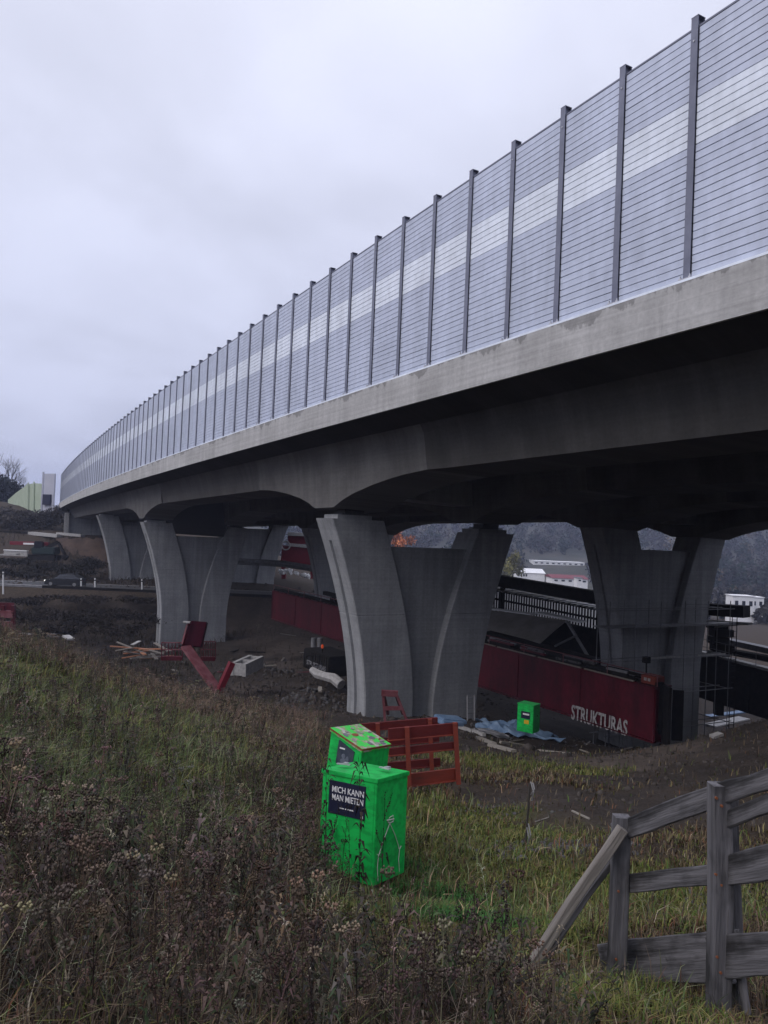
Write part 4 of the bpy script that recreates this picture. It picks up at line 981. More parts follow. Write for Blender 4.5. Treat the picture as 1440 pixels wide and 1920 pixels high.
board('post', pL0 - UP * 0.1, pL1, 0.10, 0.085, M_WOOD, fe, 1, up=tow); board('post', pR0 - UP * 0.25, pR1, 0.10, 0.097, M_WOOD, fe, 2, up=tow)
board('batten', at(1385, 1930, YR + 0.14), at(1372, 1480, YR + 0.14), 0.05, 0.075, M_WOOD, fe, 3, up=tow)
bk = Vector((0.03, 0.085, 0))
def rail(name, a_, b_, h_, seed, ya=YL, yb=YR, off=bk, m=M_WOOD, w=0.03):
    p, q = at(a_[0], a_[1], ya), at(b_[0], b_[1], yb); return board(name, p + off, q + off, w, h_ * ((ya + yb) / 2) / FPX, m, fe, seed)
rail('rail', (1150, 1571), (1362, 1497), 38, 4); rail('rail', (1340, 1503), (1560, 1440), 40, 5, 3.98, 3.3); rail('rail', (1345, 1555), (1560, 1478), 34, 6, 3.98, 3.3)
rail('rail', (1158, 1669), (1362, 1650), 34, 7); rail('rail', (1340, 1650), (1560, 1610), 58, 8, 3.98, 3.3)
rail('kick_board', (1128, 1820), (1365, 1808), 76, 9, 5.15, YR); rail('kick_board', (1340, 1812), (1560, 1800), 74, 10, 3.98, 3.3)
board('brace', at(985, 1828, 4.75), at(1167, 1553, 4.72), 0.06, 0.062, M_WOODB, fe, 11, up=tow)
board('brace', at(1010, 1812, 4.85) , at(1162, 1592, 4.86), 0.04, 0.05, M_WOOD, fe, 12, up=tow)
board('batten', at(1398, 1900, 3.9), at(1378, 1740, 3.98), 0.03, 0.06, M_WOOD, fe, 13, up=tow)
for k, (x, y, Y_) in enumerate(((1344, 1497, YR), (1354, 1512, YR), (1343, 1640, YR), (1353, 1660, YR), (1345, 1795, YR), (1352, 1825, YR), (1163, 1567, YL), (1160, 1672, YL), (1156, 1800, YL))):
    c = at(x, y, Y_ - .055); mb = MB(); mb.tube([c, c + Vector((0, .012, 0))], .007, 7); mb.obj('nail', M_RUST, fe)
settle(fe)

# stake with a rag
st = thing('marker_stake', 'thin reddish stake with a pale torn rag on the grass slope', 'stake')
a_ = at(984, 1592, 10.3); b_ = at(994, 1468, 10.2)
bars('stake', M_BARK, st, [(a_ - UP * 0.2, b_, 0.022, 0.022)])
mb = MB()
for (x0, y0, x1, y1) in ((995, 1466, 997, 1502), (999, 1468, 996, 1490), (988, 1552, 986, 1590), (991, 1545, 989, 1585)):
    p, q = at(x0, y0, 10.15), at(x1, y1, 10.15); m_ = (p + q) / 2 + Vector((0.03, -0.02, 0)); mb.sweep([[v_ + Vector((-0.008, 0, 0)), v_ + Vector((0.010, 0.01, 0)), v_ + Vector((0.010, 0.016, 0)), v_ + Vector((-0.008, 0.006, 0))] for v_ in (p, m_, q)])
mb.obj('rag', M_DIRTYW, st); settle(st)

# ---------------------------------------------------------------- planks, beams and litter on the site
def on(x, y, dz=0.05): g = ground(x, y); return g + UP * dz
PL = [(862, 1366, 908, 1381, .16, .14, 'dirty_white', 'white painted beam on the ground beside the nearest pier'),
 (895, 1386, 927, 1399, .16, .12, 'pale_plank', 'short grey beam end lying in front of the white beam'), (918, 1400, 964, 1412, .2, .1, 'pale_plank', 'pale plank half buried at the edge of the grass'),
 (938, 1394, 1002, 1404, .14, .1, 'pale_plank', 'long plank lying parallel behind the half buried one'), (955, 1392, 982, 1389, .06, .04, 'pale_plank', 'thin pale lath lying crosswise near the tarp'),
 (1010, 1408, 1066, 1415, .10, .06, 'pale_plank', 'long thin plank on bare soil below the lettered girder'), (1087, 1407, 1105, 1413, .07, .05, 'pale_plank', 'short pale lath on bare soil below the lettering'),
 (1072, 1524, 1106, 1540, .035, .03, 'pale_plank', 'pale stick on bare soil left of the fence'), (1100, 1397, 1112, 1386, .06, .05, 'pale_plank', 'small stick leaning by the girder end'),
 (1165, 1408, 1210, 1396, .09, .05, 'pale_plank', 'thin board by the foot of the girder end'), (1002, 1544, 1030, 1534, .02, .02, 'pale_plank', 'bent pale twig on the grass beside the stake'),
 (1330, 1365, 1395, 1350, .9, .1, 'dirty_white', 'pale sheet on the ground at the foot of the scaffold'), (1325, 1345, 1400, 1335, .6, .08, 'blue_tarp', 'light blue sheet lying under the near black girder'),
 (1335, 1385, 1352, 1380, .25, .1, 'dirty_white', 'small pale block at the base of the scaffold')]
for (x0, y0, x1, y1, w, h, mn, lb) in PL:
    p, q = on(x0, y0, h / 2), on(x1, y1, h / 2)
    if (q - p).length > 6: q = p + (q - p).normalized() * 5
    m_ = MATS[mn]
    one('plank' if mn == 'pale_plank' else 'site_beam' if h > 0.11 else 'sheet', m_, lb, 'plank' if mn == 'pale_plank' else 'beam' if h > .11 else 'sheet', lambda mb: mb.bar(p, q, w, h), bevel=0.008)
# crumpled blue tarp
tp = on(985, 1378, 0.0); tn = 26
mb = MB(); vs = []
for i in range(tn):
    for j in range(tn):
        u, v = i / (tn - 1) - 0.5, j / (tn - 1) - 0.5
        x_ = tp.x - 0.4 + u * 3.4 + 0.3 * math.sin(v * 9); y_ = tp.y + v * 2.2 + 0.25 * math.sin(u * 11)
        hgt = max(0, (0.25 - (u * u + v * v))) * 1.9 * (0.4 + 0.9 * float(vnoise(x_ * 3, y_ * 3, 1.0))) + 0.30 * abs(math.sin(u * 17 + v * 9 + 2 * math.sin(v * 7))) * float(vnoise(x_, y_, 0.5))
        vs.append((x_, y_, tz1(x_, y_) + 0.03 + hgt))
mb.add(vs, [(i * tn + j, (i + 1) * tn + j, (i + 1) * tn + j + 1, i * tn + j + 1) for i in range(tn - 1) for j in range(tn - 1)])
c = Vector(tp); mb.v = [tuple(Vector(p) - c) for p in mb.v]
o = mb.obj('tarp', M_TARP); o.location = c; tag(o, 'crumpled blue tarp heaped on the ground beside the far green box', 'tarp')
sol = o.modifiers.new('thickness', 'SOLIDIFY'); sol.thickness = 0.01
one('tarp', M_TARP, 'small folded blue tarp at the base of the nearest pier', 'tarp', lambda mb: [mb.bar(at(822, 1347 + 5 * k, 31 - 0.3 * k), at(866 - 6 * k, 1350 + 4 * k, 31.4 - 0.3 * k), 0.9, 0.16) for k in range(2)], bevel=0.03)
for k, (x, y, lb) in enumerate(((905, 1375, 'tangle of grey cable between the white beam and the tarp'), (935, 1368, 'second loop of grey cable close to the blue tarp'))):
    c0 = on(x, y, 0.05)
    def cab(mb):
        for t in range(4):
            pts = []
            for i in range(22):
                a = i * 0.62 + t; r_ = 0.5 + 0.35 * math.sin(i * 0.7 + t * 2); xx = c0.x + 1.3 * r_ * math.cos(a) + t * 0.15; yy = c0.y + r_ * math.sin(a); pts.append(Vector((xx, yy, tz1(xx, yy) + 0.05 + 0.12 * abs(math.sin(a * 1.3 + t)))))
            mb.tube(pts, 0.022, 5)
    one('cable', M_GREY, lb, 'cable', cab)
ldr = thing('ladder', 'short grey ladder leaning on the right leg of the nearest pier', 'ladder')
la, lb2 = at(876, 1352, 36), at(876, 1304, 36.6)
off_ = Vector((0.35, 0.15, 0)); bars('rail', M_GREY, ldr, [(la, lb2, .05, .05)]); bars('rail', M_GREY, ldr, [(la + off_, lb2 + off_, .05, .05)])
for k in range(5): t = (k + .5) / 5; bars('rung', M_GREY, ldr, [(la.lerp(lb2, t), la.lerp(lb2, t) + off_, .035, .035)])
settle(ldr)

# ---------------------------------------------------------------- foot of the second pier: wrecked red steel
Yw = 46
rb = thing('bent_red_beam', 'bent red steel box beam lying in a V at the foot of the second pier', 'steel beam')
W = lambda x, y, d=0: at(x, y, Yw + d)
bars('upper_plate', mat('dark_maroon', (.022, .002, .006), (.035, .003, .008), rough=.95, spec=.05), rb, [(W(360, 1212, 1), W(371, 1166, 1.6), 1.25, 0.25)])  # upper plate is near black maroon all over
bars('top_flange', M_REDW, rb, [(W(348, 1212, .4), W(412, 1300, -1.5), 0.7, 0.12)])
bars('side_web', M_RED, rb, [(W(358, 1222, .8), W(412, 1304, -1.0), 0.12, 0.55)])
bars('raised_end', M_REDL, rb, [(W(408, 1302, -1.5), W(435, 1242, -1.2), 0.55, 0.3)])
bars('cap_plate', M_DIRTYW, rb, [(W(344, 1166, 1.2), W(357, 1167, 1.2), .3, .08)])
bars('brace', M_RED, rb, [(W(352, 1170, 1.2), W(342, 1208, .8), .12, .12)])
settle(rb)
for (x0, x1, y0, y1, lb) in ((303, 342, 1205, 1231, 'red railing frame left of the bent red beam'), (377, 404, 1203, 1232, 'dark red mesh frame right of the bent red beam')):
    rf = thing('railing_frame', lb, 'railing', group='red railing frames at the second pier')
    for y_ in (y0, (y0 + y1) / 2, y1): bars('rail', M_REDW, rf, [(W(x0, y_, 2.5), W(x1, y_, 2.5), .06, .06)])
    for i in range(7): x_ = x0 + (x1 - x0) * i / 6; bars('bar', M_RED, rf, [(W(x_, y0, 2.5), W(x_, y1 + 4, 2.5), .05, .05)])
    bars('base_beam', M_RED, rf, [(W(x0, y1 + 3, 2.6), W(x1, y1 + 3, 2.6), .3, .25)])
    settle(rf)
cb = thing('concrete_block', 'grey white hollow concrete block beside the bent red beam', 'concrete block')
c0, c1 = W(446, 1256, .3), W(480, 1240, 3.0)
d_ = (c1 - c0); d_.z = 0; d_.normalize(); n_ = Vector((-d_.y, d_.x, 0))
bars('wall', M_DIRTYW, cb, [(c0 + n_ * .4, c1 + n_ * .4, .22, .75)]); bars('wall', M_DIRTYW, cb, [(c0 - n_ * .4, c1 - n_ * .4, .22, .75)])
for t in (0.05, 0.5, 0.95): bars('rib', M_DIRTYW, cb, [(c0.lerp(c1, t) - n_ * .29, c0.lerp(c1, t) + n_ * .29, .2, .7)])
settle(cb)
R = random.Random(5)
hp = on(268, 1232, 0.0)
hp = at(268, 1236, 52)
for k in range(16):
    a = R.uniform(-1.3, 1.0); L = R.uniform(1.2, 2.6); c = hp + Vector((R.uniform(-1.2, 1.2), R.uniform(-.8, .8), 0.06 + 0.05 * k)); dv = Vector((math.cos(a), math.sin(a), R.uniform(-.3, .25)))
    o = one('timber_plank', mat('orange_timber', (0.30, 0.12, 0.06), (0.40, 0.20, 0.12), scale=3, stretch=(.6, 8, 8)) if k % 3 == 0 else M_WOODB, ('orange brown' if k % 3 == 0 else 'grey brown') + ' plank in the jumbled timber heap left of the second pier', 'plank', lambda mb: mb.bar(c - dv * L / 2, c + dv * L / 2, .22, .06), group='planks in the timber heap')
one('plank', M_DIRTYW, 'pale board sticking up out of the weeds left of the second pier', 'plank', lambda mb: mb.bar(at(248, 1209, 50), at(262, 1202, 51), .25, .05))
one('plank', M_DIRTYW, 'pale board lying in the dark hollow at far left', 'plank', lambda mb: mb.bar(at(10, 1187, 55), at(62, 1189, 55), .3, .08))
for (x, y, lb) in ((128, 1195, 'pale crumpled sheet in the weeds at left'), (100, 1192, 'grey flat stone slab in the weeds at left')):
    one('sheet', M_DIRTYW if x > 110 else M_STONE, lb, 'sheet', lambda mb: mb.bar(at(x - 5, y - 3, 50), at(x + 6, y + 4, 49), .5, .12), bevel=.03)
Rd = random.Random(77)
DBL = ['left of the bent red beam', 'in front of the left railing frame', 'right of the concrete block', 'behind the concrete block', 'on the dirt track under the bridge', 'in front of the dark container', 'by the steel pipe props', 'at the right foot of the second pier', 'under the far half of the red girder', 'between the bent beam and the concrete block', 'on the dark heap left of the nearest pier', 'beside the pale bent duct']
for k, (x, y) in enumerate(((330, 1262), (312, 1240), (500, 1252), (478, 1226), (530, 1238), (575, 1262), (570, 1226), (440, 1222), (540, 1192), (424, 1262), (600, 1296), (632, 1300))):
    g_ = ground(x, y, y0=33); an = Rd.uniform(0, 3.1); L_k = Rd.uniform(.7, 2.0); dv = Vector((math.cos(an), math.sin(an), Rd.uniform(-.05, .12)))
    one('scrap_plank', (M_WOODB, M_REDW, M_WOODL, M_DARK)[k % 4], ('grey brown plank', 'rusty red steel strip', 'pale plank', 'dark steel bar')[k % 4] + ' lying ' + DBL[k], ('plank', 'steel strip', 'plank', 'steel bar')[k % 4], lambda mb: mb.bar(g_ + UP * .06 - dv * L_k / 2, g_ + UP * .1 + dv * L_k / 2, Rd.uniform(.12, .22), .07), group='scrap on the site floor')
rs = thing('red_steel_frame', 'dull red steel frame standing at the left edge of the site', 'steel frame')
for (x0, y0, x1, y1) in ((-25, 1150, 26, 1152), (-25, 1170, 26, 1172)): bars('beam', M_REDW, rs, [(at(x0, y0, 56), at(x1, y1, 56), .4, .5)])
for x in (-15, 6, 25): bars('post', M_RED, rs, [(at(x, 1135, 56), at(x, 1192, 56), .25, .25)])
bars('plate', M_RED, rs, [(at(-25, 1140, 56.4), at(26, 1142, 56.4), .1, .9)])
settle(rs)

# dark site container with an amber lamp under the girder
kc = thing('site_container', 'dark site container with an amber lamp under the red girder', 'container')
c = at(618, 1240, 50.5); Mk = frame(c, -gdir)
mb = MB(); mb.box((0, 0, 0), (3.4, 2.0, 1.3)); o = mb.obj('body', M_DARK, kc, bevel=.04); o.matrix_basis = Mk
mb = MB()
for x_ in np.linspace(-1.6, 1.6, 12): mb.box((x_, -1.02, 0), (.1, .05, 1.15))
o = mb.obj('rib', M_DARK, kc); o.matrix_basis = Mk
text('STRUKTURAS', .42, M_GREY, kc, Mk @ Matrix.Translation((0.1, -1.06, -0.2)) @ FM, sx=1.0, bold=.008)
mb = MB(); mb.tube([(0.35, -0.8, .65), (0.35, -0.8, .95)], .05, 8); o = mb.obj('lamp_post', M_DARK, kc); o.matrix_basis = Mk
mb = MB(); mb.tube([(0.35, -0.8, .95), (0.35, -0.8, 1.02), (0.35, -0.8, 1.15), (0.35, -0.8, 1.2)], [.06, .09, .08, .04], 10); o = mb.obj('lamp', M_AMBER, kc); o.matrix_basis = Mk
settle(kc)
cg = thing('cage', 'thin steel mesh cage left of the dark site container', 'cage')
for (x0, y0, x1, y1) in ((574, 1230, 598, 1230), (574, 1247, 598, 1247), (574, 1230, 574, 1247), (586, 1230, 586, 1247), (598, 1230, 598, 1247)):
    bars('bar', M_DARK, cg, [(at(x0, y0, 49), at(x1, y1, 49), .05, .05)])
settle(cg)
one('bent_duct', M_DIRTYW, 'pale bent duct lying on the ground left of the nearest pier', 'duct', lambda mb: mb.tube([at(585, 1256, 46), at(596, 1264, 45.5), at(612, 1269, 45), at(626, 1272, 44.5), at(640, 1284, 44)], [.2, .28, .26, .3, .3], 8), bevel=0.0)

# ---------------------------------------------------------------- far under the bridge
one('grey_pipe', M_GREY, 'long grey pipe crossing in front of the far shaded pier', 'pipe', lambda mb: mb.tube([at(440, 1052, 92), at(530, 1057, 92), at(600, 1068, 92)], .38, 8))
rg = thing('red_gantry', 'bright red steel gantry with a pale top seen far under the bridge', 'gantry')
Yg = 128
bars('beam', M_REDL, rg, [(at(528, 1040, Yg), at(590, 1046, Yg), .8, 3.2)])
bars('upper_beam', M_REDL, rg, [(at(540, 1010, Yg), at(590, 1012, Yg), .8, 1.6)])
bars('pale_top', M_DIRTYW, rg, [(at(540, 1001, Yg - .6), at(590, 1003, Yg - .6), 1.0, .55)])
bars('pale_strip', M_DIRTYW, rg, [(at(541, 1021, Yg - .6), at(590, 1026, Yg - .6), .3, .5)])
for x in (532, 586): bars('leg', M_REDL, rg, [(at(x, 1046, Yg), at(x, 1085, Yg), .7, .7)])
mb = MB(); c = at(536, 1023, Yg - .8)
mb.tube([c + Vector((.7 * math.cos(a), 0, .7 * math.sin(a))) for a in np.linspace(0, 2 * math.pi, 13)], .12, 5, caps=False); mb.obj('pulley', M_DIRTYW, rg); settle(rg)
for k, (x, y, w, lb) in enumerate(((530, 1073, 8, 'small white heap under the red gantry, leftmost'), (549, 1072, 12, 'white heap in the middle under the red gantry'), (570, 1079, 14, 'white sheet heap under the red gantry, rightmost'))):
    c = at(x, y, 118)
    def hp_(mb):
        Rr = random.Random(k)
        for _ in range(7): mb.box(c + Vector((Rr.uniform(-.05, .05) * w, Rr.uniform(-.5, .5), Rr.uniform(-.3, .3))), (Rr.uniform(.3, 1.0), .5, Rr.uniform(.15, .5)), Euler((Rr.uniform(-.5, .5), Rr.uniform(-.6, .6), Rr.uniform(0, 3))).to_matrix())
    one('rubble_heap', M_WALLW, lb, 'heap', hp_)

# ---------------------------------------------------------------- car on the road
def make_car():
    r = thing('car', 'dark car with a bright headlight driving left on the road', 'car')
    L, Wd = 4.3, 1.75
    prof = [(-2.15, .35), (-2.13, .62), (-2.0, .74), (-1.1, .90), (1.75, .98), (2.1, .92), (2.15, .6), (2.12, .32)]
    low_ = [(x, .22) for x, _ in reversed(prof)]
    mb = MB(); n = len(prof)
    rings = []
    for y_, k in ((-Wd / 2, .96), (-Wd / 2 + .12, 1.0), (Wd / 2 - .12, 1.0), (Wd / 2, .96)):
        rings.append([Vector((x * k, y_, z)) for x, z in prof] + [Vector((x * k, y_, z)) for x, z in low_])
    mb.sweep(rings); mb.obj('body', M_CARP, r)
    cab = [(-1.15, .90), (-.35, 1.38), (.2, 1.46), (1.1, 1.40), (1.95, .97)]
    mb = MB(); mb.sweep([[Vector((x, s_ * (Wd / 2 - .06 - .22 * (z - .9)), z)) for x, z in cab] for s_ in (-1, 1)]); mb.obj('cabin', M_GLASS, r)
    mb = MB(); mb.sweep([[Vector((x, s_ * (Wd / 2 - .2), z + .012)) for x, z in cab[1:4]] + [Vector((x, s_ * (Wd / 2 - .2), z - .02)) for x, z in reversed(cab[1:4])] for s_ in (-1, 1)]); mb.obj('roof', M_CARP, r)
    mb = MB(); mb.sweep([[Vector((x, s_ * (Wd / 2 - .22), z + .02)) for x, z in cab[:2]] + [Vector((x, s_ * (Wd / 2 - .22), z - .01)) for x, z in reversed(cab[:2])] for s_ in (-1, 1)]); mb.obj('windscreen', M_BARRW, r)
    for x in (-1.35, 1.35):
        for y_ in (-Wd / 2 + .08, Wd / 2 - .08):
            mb = MB(); mb.tube([(x, y_ - .1, .32), (x, y_ + .1, .32)], .32, 14); w_ = mb.obj('wheel', M_TYRE, r)
            sg_ = -1 if y_ < 0 else 1; mb = MB(); mb.tube([(x, y_ + sg_ * .101, .32), (x, y_ + sg_ * .115, .32)], .2, 10); mb.obj('rim', M_GREY, w_)
    for y_ in (-.6, .6): mb = MB(); mb.box((-2.1, y_, .64), (.12, .36, .15)); mb.obj('headlight', M_LAMP, r, bevel=.02)
    for y_ in (-.65, .65): mb = MB(); mb.box((2.12, y_, .75), (.06, .3, .14)); mb.obj('tail_light', M_ORRED, r)
    return r
car = make_car(); cp_ = at(121, 1098, 89.2); car.location = (cp_.x, road_y(cp_.x) - 1.6, EYE - 7.966); car.rotation_euler = (0, 0, .012)

# guard rail and delineators along the near side of the road
grl = thing('guard_rail', 'low steel guard rail along the near edge of the road', 'guard rail')
gy_ = lambda x: road_y(x) - 4.3
for i, x in enumerate(np.arange(-62, 0, 2.0)):
    bars('post', M_DARK, grl, [(Vector((x, gy_(x), EYE - 8.9)), Vector((x, gy_(x), EYE - 7.72)), .12, .1)])
for x in np.arange(-62, -2, 4.0):
    mb = MB(); pr = [(-.03, -.16), (-.09, -.10), (-.09, -.05), (-.03, 0), (-.09, .05), (-.09, .10), (-.03, .16), (0, .16), (0, -.16)]
    mb.sweep([[Vector((xx, gy_(xx) + a - .06, EYE - 7.86 + b)) for a, b in pr] for xx in (x, x + 3.97)]); mb.obj('rail', M_GREY if x < -40 else M_DARK, grl)
settle(grl)
for k, (x, y0, y1, Y, lb) in enumerate(((6, 1072, 1110, 84, 'tall white marker post at the left edge beside the road'), (152, 1084, 1095, 86, 'short white marker post just behind the dark car'), (178, 1084, 1097, 86, 'thin white marker post left of the far pier'), (266, 1086, 1101, 86, 'white marker post close to the second pier'))):
    ms = thing('marker_post', lb, 'marker post', group='white marker posts by the road')
    bars('shaft', M_WALLW, ms, [(at(x, y1 + 4, Y), at(x, y0, Y), .16, .12)]); bars('band', M_DARK, ms, [(at(x, y0 + 3, Y), at(x, y0 + 5, Y), .17, .13)]); settle(ms)

# ---------------------------------------------------------------- plant and slabs on the far bank
rbm = one('red_beam', M_REDL, 'bright red crane boom lying level on the far bank', 'boom', lambda mb: mb.bar(at(20, 1018, 118), at(92, 1020, 116), .5, .55), bevel=.04)
bars('panel', M_WALLW, rbm, [(at(44, 1019.2, 116.6) - rbm.location, at(64, 1019.8, 116.2) - rbm.location, .12, .25)])
ex = thing('excavator', 'dark parked excavator on the far bank beside the red boom', 'excavator')
c = at(84, 1034, 116)
bars('track', M_DARK, ex, [(c + Vector((-2.2, -.8, -.9)), c + Vector((2.0, -.8, -.9)), .6, .8)]); bars('track', M_DARK, ex, [(c + Vector((-2.2, 1.0, -.9)), c + Vector((2.0, 1.0, -.9)), .6, .8)])
bars('house', mat('dark_green_paint', (.012, .025, .025), (.018, .035, .035), rough=.5), ex, [(c + Vector((-1.6, 0, .1)), c + Vector((1.9, 0, .15)), 2.2, 1.1)], bevel=.15)
bars('cab', M_GLASS, ex, [(c + Vector((-1.3, -.5, .9)), c + Vector((-.1, -.5, .95)), 1.0, 1.2)], bevel=.12)
bars('boom', M_DARK, ex, [(c + Vector((.2, 0, .5)), c + Vector((2.0, -.2, 1.5)), .4, .5)]); bars('stick', M_DARK, ex, [(c + Vector((2.0, -.2, 1.5)), c + Vector((3.2, -.3, -.4)), .3, .35)]); bars('bucket', M_DARK, ex, [(c + Vector((2.9, -.3, -.5)), c + Vector((3.5, -.3, -.9)), .9, .7)])
settle(ex)
wl = thing('low_wall', 'pale grey concrete trough on the far bank below the red boom', 'trough')
bars('wall', M_DIRTYW, wl, [(at(8, 1036, 114), at(52, 1038, 113), .2, .85)]); bars('rim', M_WALLW, wl, [(at(8, 1031, 114), at(52, 1033, 113), .4, .12)]); settle(wl)
for (x0, y0, x1, y1, Y0, Y1, h, lb) in ((58, 1000, 112, 1005, 137, 133, .55, 'left pale concrete slab edge at the top of the far bank'), (110, 1000.5, 156, 1004.5, 134, 132, .4, 'right pale concrete slab edge below the abutment'), (0, 1040, 34, 1039, 112, 112, .2, 'long pale kerb below the trough on the far bank'), (-20, 996, 60, 999, 139, 137, .4, 'dark kerb line along the top of the far bank')):
    one('slab', M_DARK if 'dark' in lb else M_DIRTYW, lb, 'slab', lambda mb: mb.bar(at(x0, y0, Y0), at(x1, y1, Y1), 1.2, h))
def bank(mb):
    R_ = random.Random(4); rows = []
    for t in np.linspace(0, 1, 8):
        rows.append([at(108, 1009, 132.5).lerp(at(205, 1010, 129), u).lerp(at(96, 1062, 125).lerp(at(215, 1066, 122), u), t) + Vector((R_.uniform(-.4, .4), R_.uniform(-.5, .5), R_.uniform(-.25, .25) - (1.6 if t > .95 else 0))) for u in np.linspace(0, 1, 14)])
    mb.sweep(rows, close=False, caps=False)
one('earth_bank', mat('orange_earth', (.050, .034, .026), (.085, .055, .040), scale=.6, bump=.3, rough=.95), 'orange brown earth face below the abutment', 'earth face', bank, smooth=True)

# ---------------------------------------------------------------- far buildings
def house(name, label, x0, x1, y0, y1, Y, roof_m, roofh=.35, wall_m=M_WALLW, depth=12, cat='building', nwin=4, gable=True):
    """px extents at depth Y"""
    a_, b_ = at(x0, y1, Y), at(x1, y1, Y); h = at((x0 + x1) / 2, y0, Y).z - (a_.z + b_.z) / 2; w = b_.x - a_.x; base = min(a_.z, b_.z)
    r = thing(name, label, cat, ((a_.x + b_.x) / 2, Y + depth / 2, base))
    rh = h * roofh if gable else 0.15; wh = h - rh
    mb = MB(); mb.box((0, 0, wh / 2 - 2.5), (w, depth, wh + 5)); mb.obj('wall', wall_m, r)
    mb = MB()
    if gable: mb.sweep([[Vector((x, -depth / 2 - .3, wh)), Vector((x, depth / 2 + .3, wh)), Vector((x, 0, h))] for x in (-w / 2 - .3, w / 2 + .3)])
    else: mb.box((0, 0, wh + rh / 2), (w + .4, depth + .4, rh))
    mb.obj('roof', roof_m, r)
    for k in range(nwin):
        x = -w / 2 + w * (k + .5) / nwin; mb = MB(); mb.box((x, -depth / 2 - .02, wh * .5), (w / nwin * .45, .12, wh * .35)); wi = mb.obj('window', M_GLASS, r)
    return r
wb = house('white_hall', 'white gabled hall with dark lettering marks seen right of the nearest pier', 968, 1021, 1066, 1090, 260, M_WALLW, .3, nwin=0)
mb = MB()
Rr = random.Random(2); xw = at(1021, 1080, 260).x - at(968, 1080, 260).x
for k in range(4): mb.box((-xw * .42 + k * xw * .09, -6.05, 2.2), (xw * .05, .1, .8))
mb.obj('lettering', M_DARK, wb)
rh_ = house('red_roofed_shed', 'long low shed with a bright red roof behind the formwork', 1036, 1102, 1078, 1092, 250, M_REDL, .4, nwin=5)
house('white_hut', 'small white hut in front of the red roofed shed', 1082, 1092, 1083, 1092, 235, M_ROOFG, .2, nwin=1, gable=False, depth=4)
house('long_white_building', 'long white flat building between the two near piers, far across the valley', 1000, 1096, 1051, 1058, 420, M_WALLW, .3, nwin=9, gable=False)
house('white_house', 'white block house at far right beyond the dark platform', 1374, 1414, 1116, 1144, 186, M_WALLW, .15, nwin=3, gable=False, depth=4)
house('white_house', 'lower white annex right of the far block house', 1408, 1432, 1119, 1142, 192, M_WALLW, .15, nwin=2, gable=False, depth=4)
HOUSES = [(1228, 992, 900, 'white house high on the wooded hillside, left of two'), (1258, 1020, 800, 'white house high on the wooded hillside, right of two'), (1204, 1034, 700, 'pale house between the legs of the scaffolded pier'), (1424, 1008, 850, 'pale house on the hillside at the right edge'), (1362, 1098, 420, 'pale house left above the white block house'), (1392, 1101, 430, 'pale house directly above the white block house')]
for (x, y, Y, lb) in HOUSES:
    s_ = 5 * 700 / Y if Y > 600 else 9
    house('hillside_house', lb, x - s_, x + s_, y - s_ * .7, y + s_ * .7, Y, M_ROOFG, .4, nwin=2, depth=8)
# ---------------------------------------------------------------- trees
def leaf_cloud(n, c, rad, size, col, var, R, shell=.55, flat=1.0):
    """n small leaf quads inside an ellipsoid: arrays of verts, faces, colours"""
    v = R.normal(size=(n, 3)); v /= np.linalg.norm(v, axis=1, keepdims=True)
    v *= (shell + (1 - shell) * R.random((n, 1))) * (0.8 + 0.4 * R.random((n, 1)))
    p = np.array(c) + v * np.array(rad)
    a = R.normal(size=(n, 3)); a /= np.linalg.norm(a, axis=1, keepdims=True); b = np.cross(a, R.normal(size=(n, 3))); b /= np.linalg.norm(b, axis=1, keepdims=True)
    s = size * (0.6 + 0.8 * R.random((n, 1)))
    V = np.stack([p - a * s, p + b * s * .6, p + a * s, p - b * s * .6], 1)
    C = np.array(col) * (1 + var * (R.random((n, 1)) * 2 - 1))
    return V.reshape(-1, 3), np.repeat(C, 4, 0)
def quads_obj(name, V, C, m, parent=None, nv=4, **kw):
    n = len(V) // nv; me = bpy.data.meshes.new(name); me.vertices.add(len(V)); me.vertices.foreach_set('co', V.astype(np.float32).ravel())
    me.loops.add(len(V)); me.loops.foreach_set('vertex_index', np.arange(len(V), dtype=np.int32)); me.polygons.add(n); me.polygons.foreach_set('loop_start', np.arange(0, len(V), nv, dtype=np.int32)); me.update(calc_edges=True)
    at_ = me.attributes.new('Col', 'FLOAT_COLOR', 'POINT'); at_.data.foreach_set('color', np.c_[C, np.ones(len(C))].astype(np.float32).ravel())
    me.materials.append(m); return link(name, me, parent, **kw)
def branchy(mb, p, d, L, r, depth, R, spread=.55):
    q = p + d * L; mid = p + d * L * .5 + Vector((R.uniform(-.05, .05), R.uniform(-.05, .05), 0)) * L
    mb.tube([p, mid, q], [r, r * .8, r * .6], 5, caps=False)
    if depth == 0: return
    for _ in range(R.choice((2, 3, 3))):
        e = (d + Vector((R.uniform(-1, 1), R.uniform(-1, 1), R.uniform(-.3, .7))) * spread).normalized(); branchy(mb, p + d * L * R.uniform(.55, 1), e, L * R.uniform(.6, .82), r * .55, depth - 1, R, spread)
bt = [(8, 952, 852, 196, 'bare winter tree rising over the dark thicket at the left edge'), (32, 948, 880, 198, 'smaller bare tree right of the tall one at the left edge'), (-30, 952, 846, 200, 'bare tree cut by the left edge of the frame')]
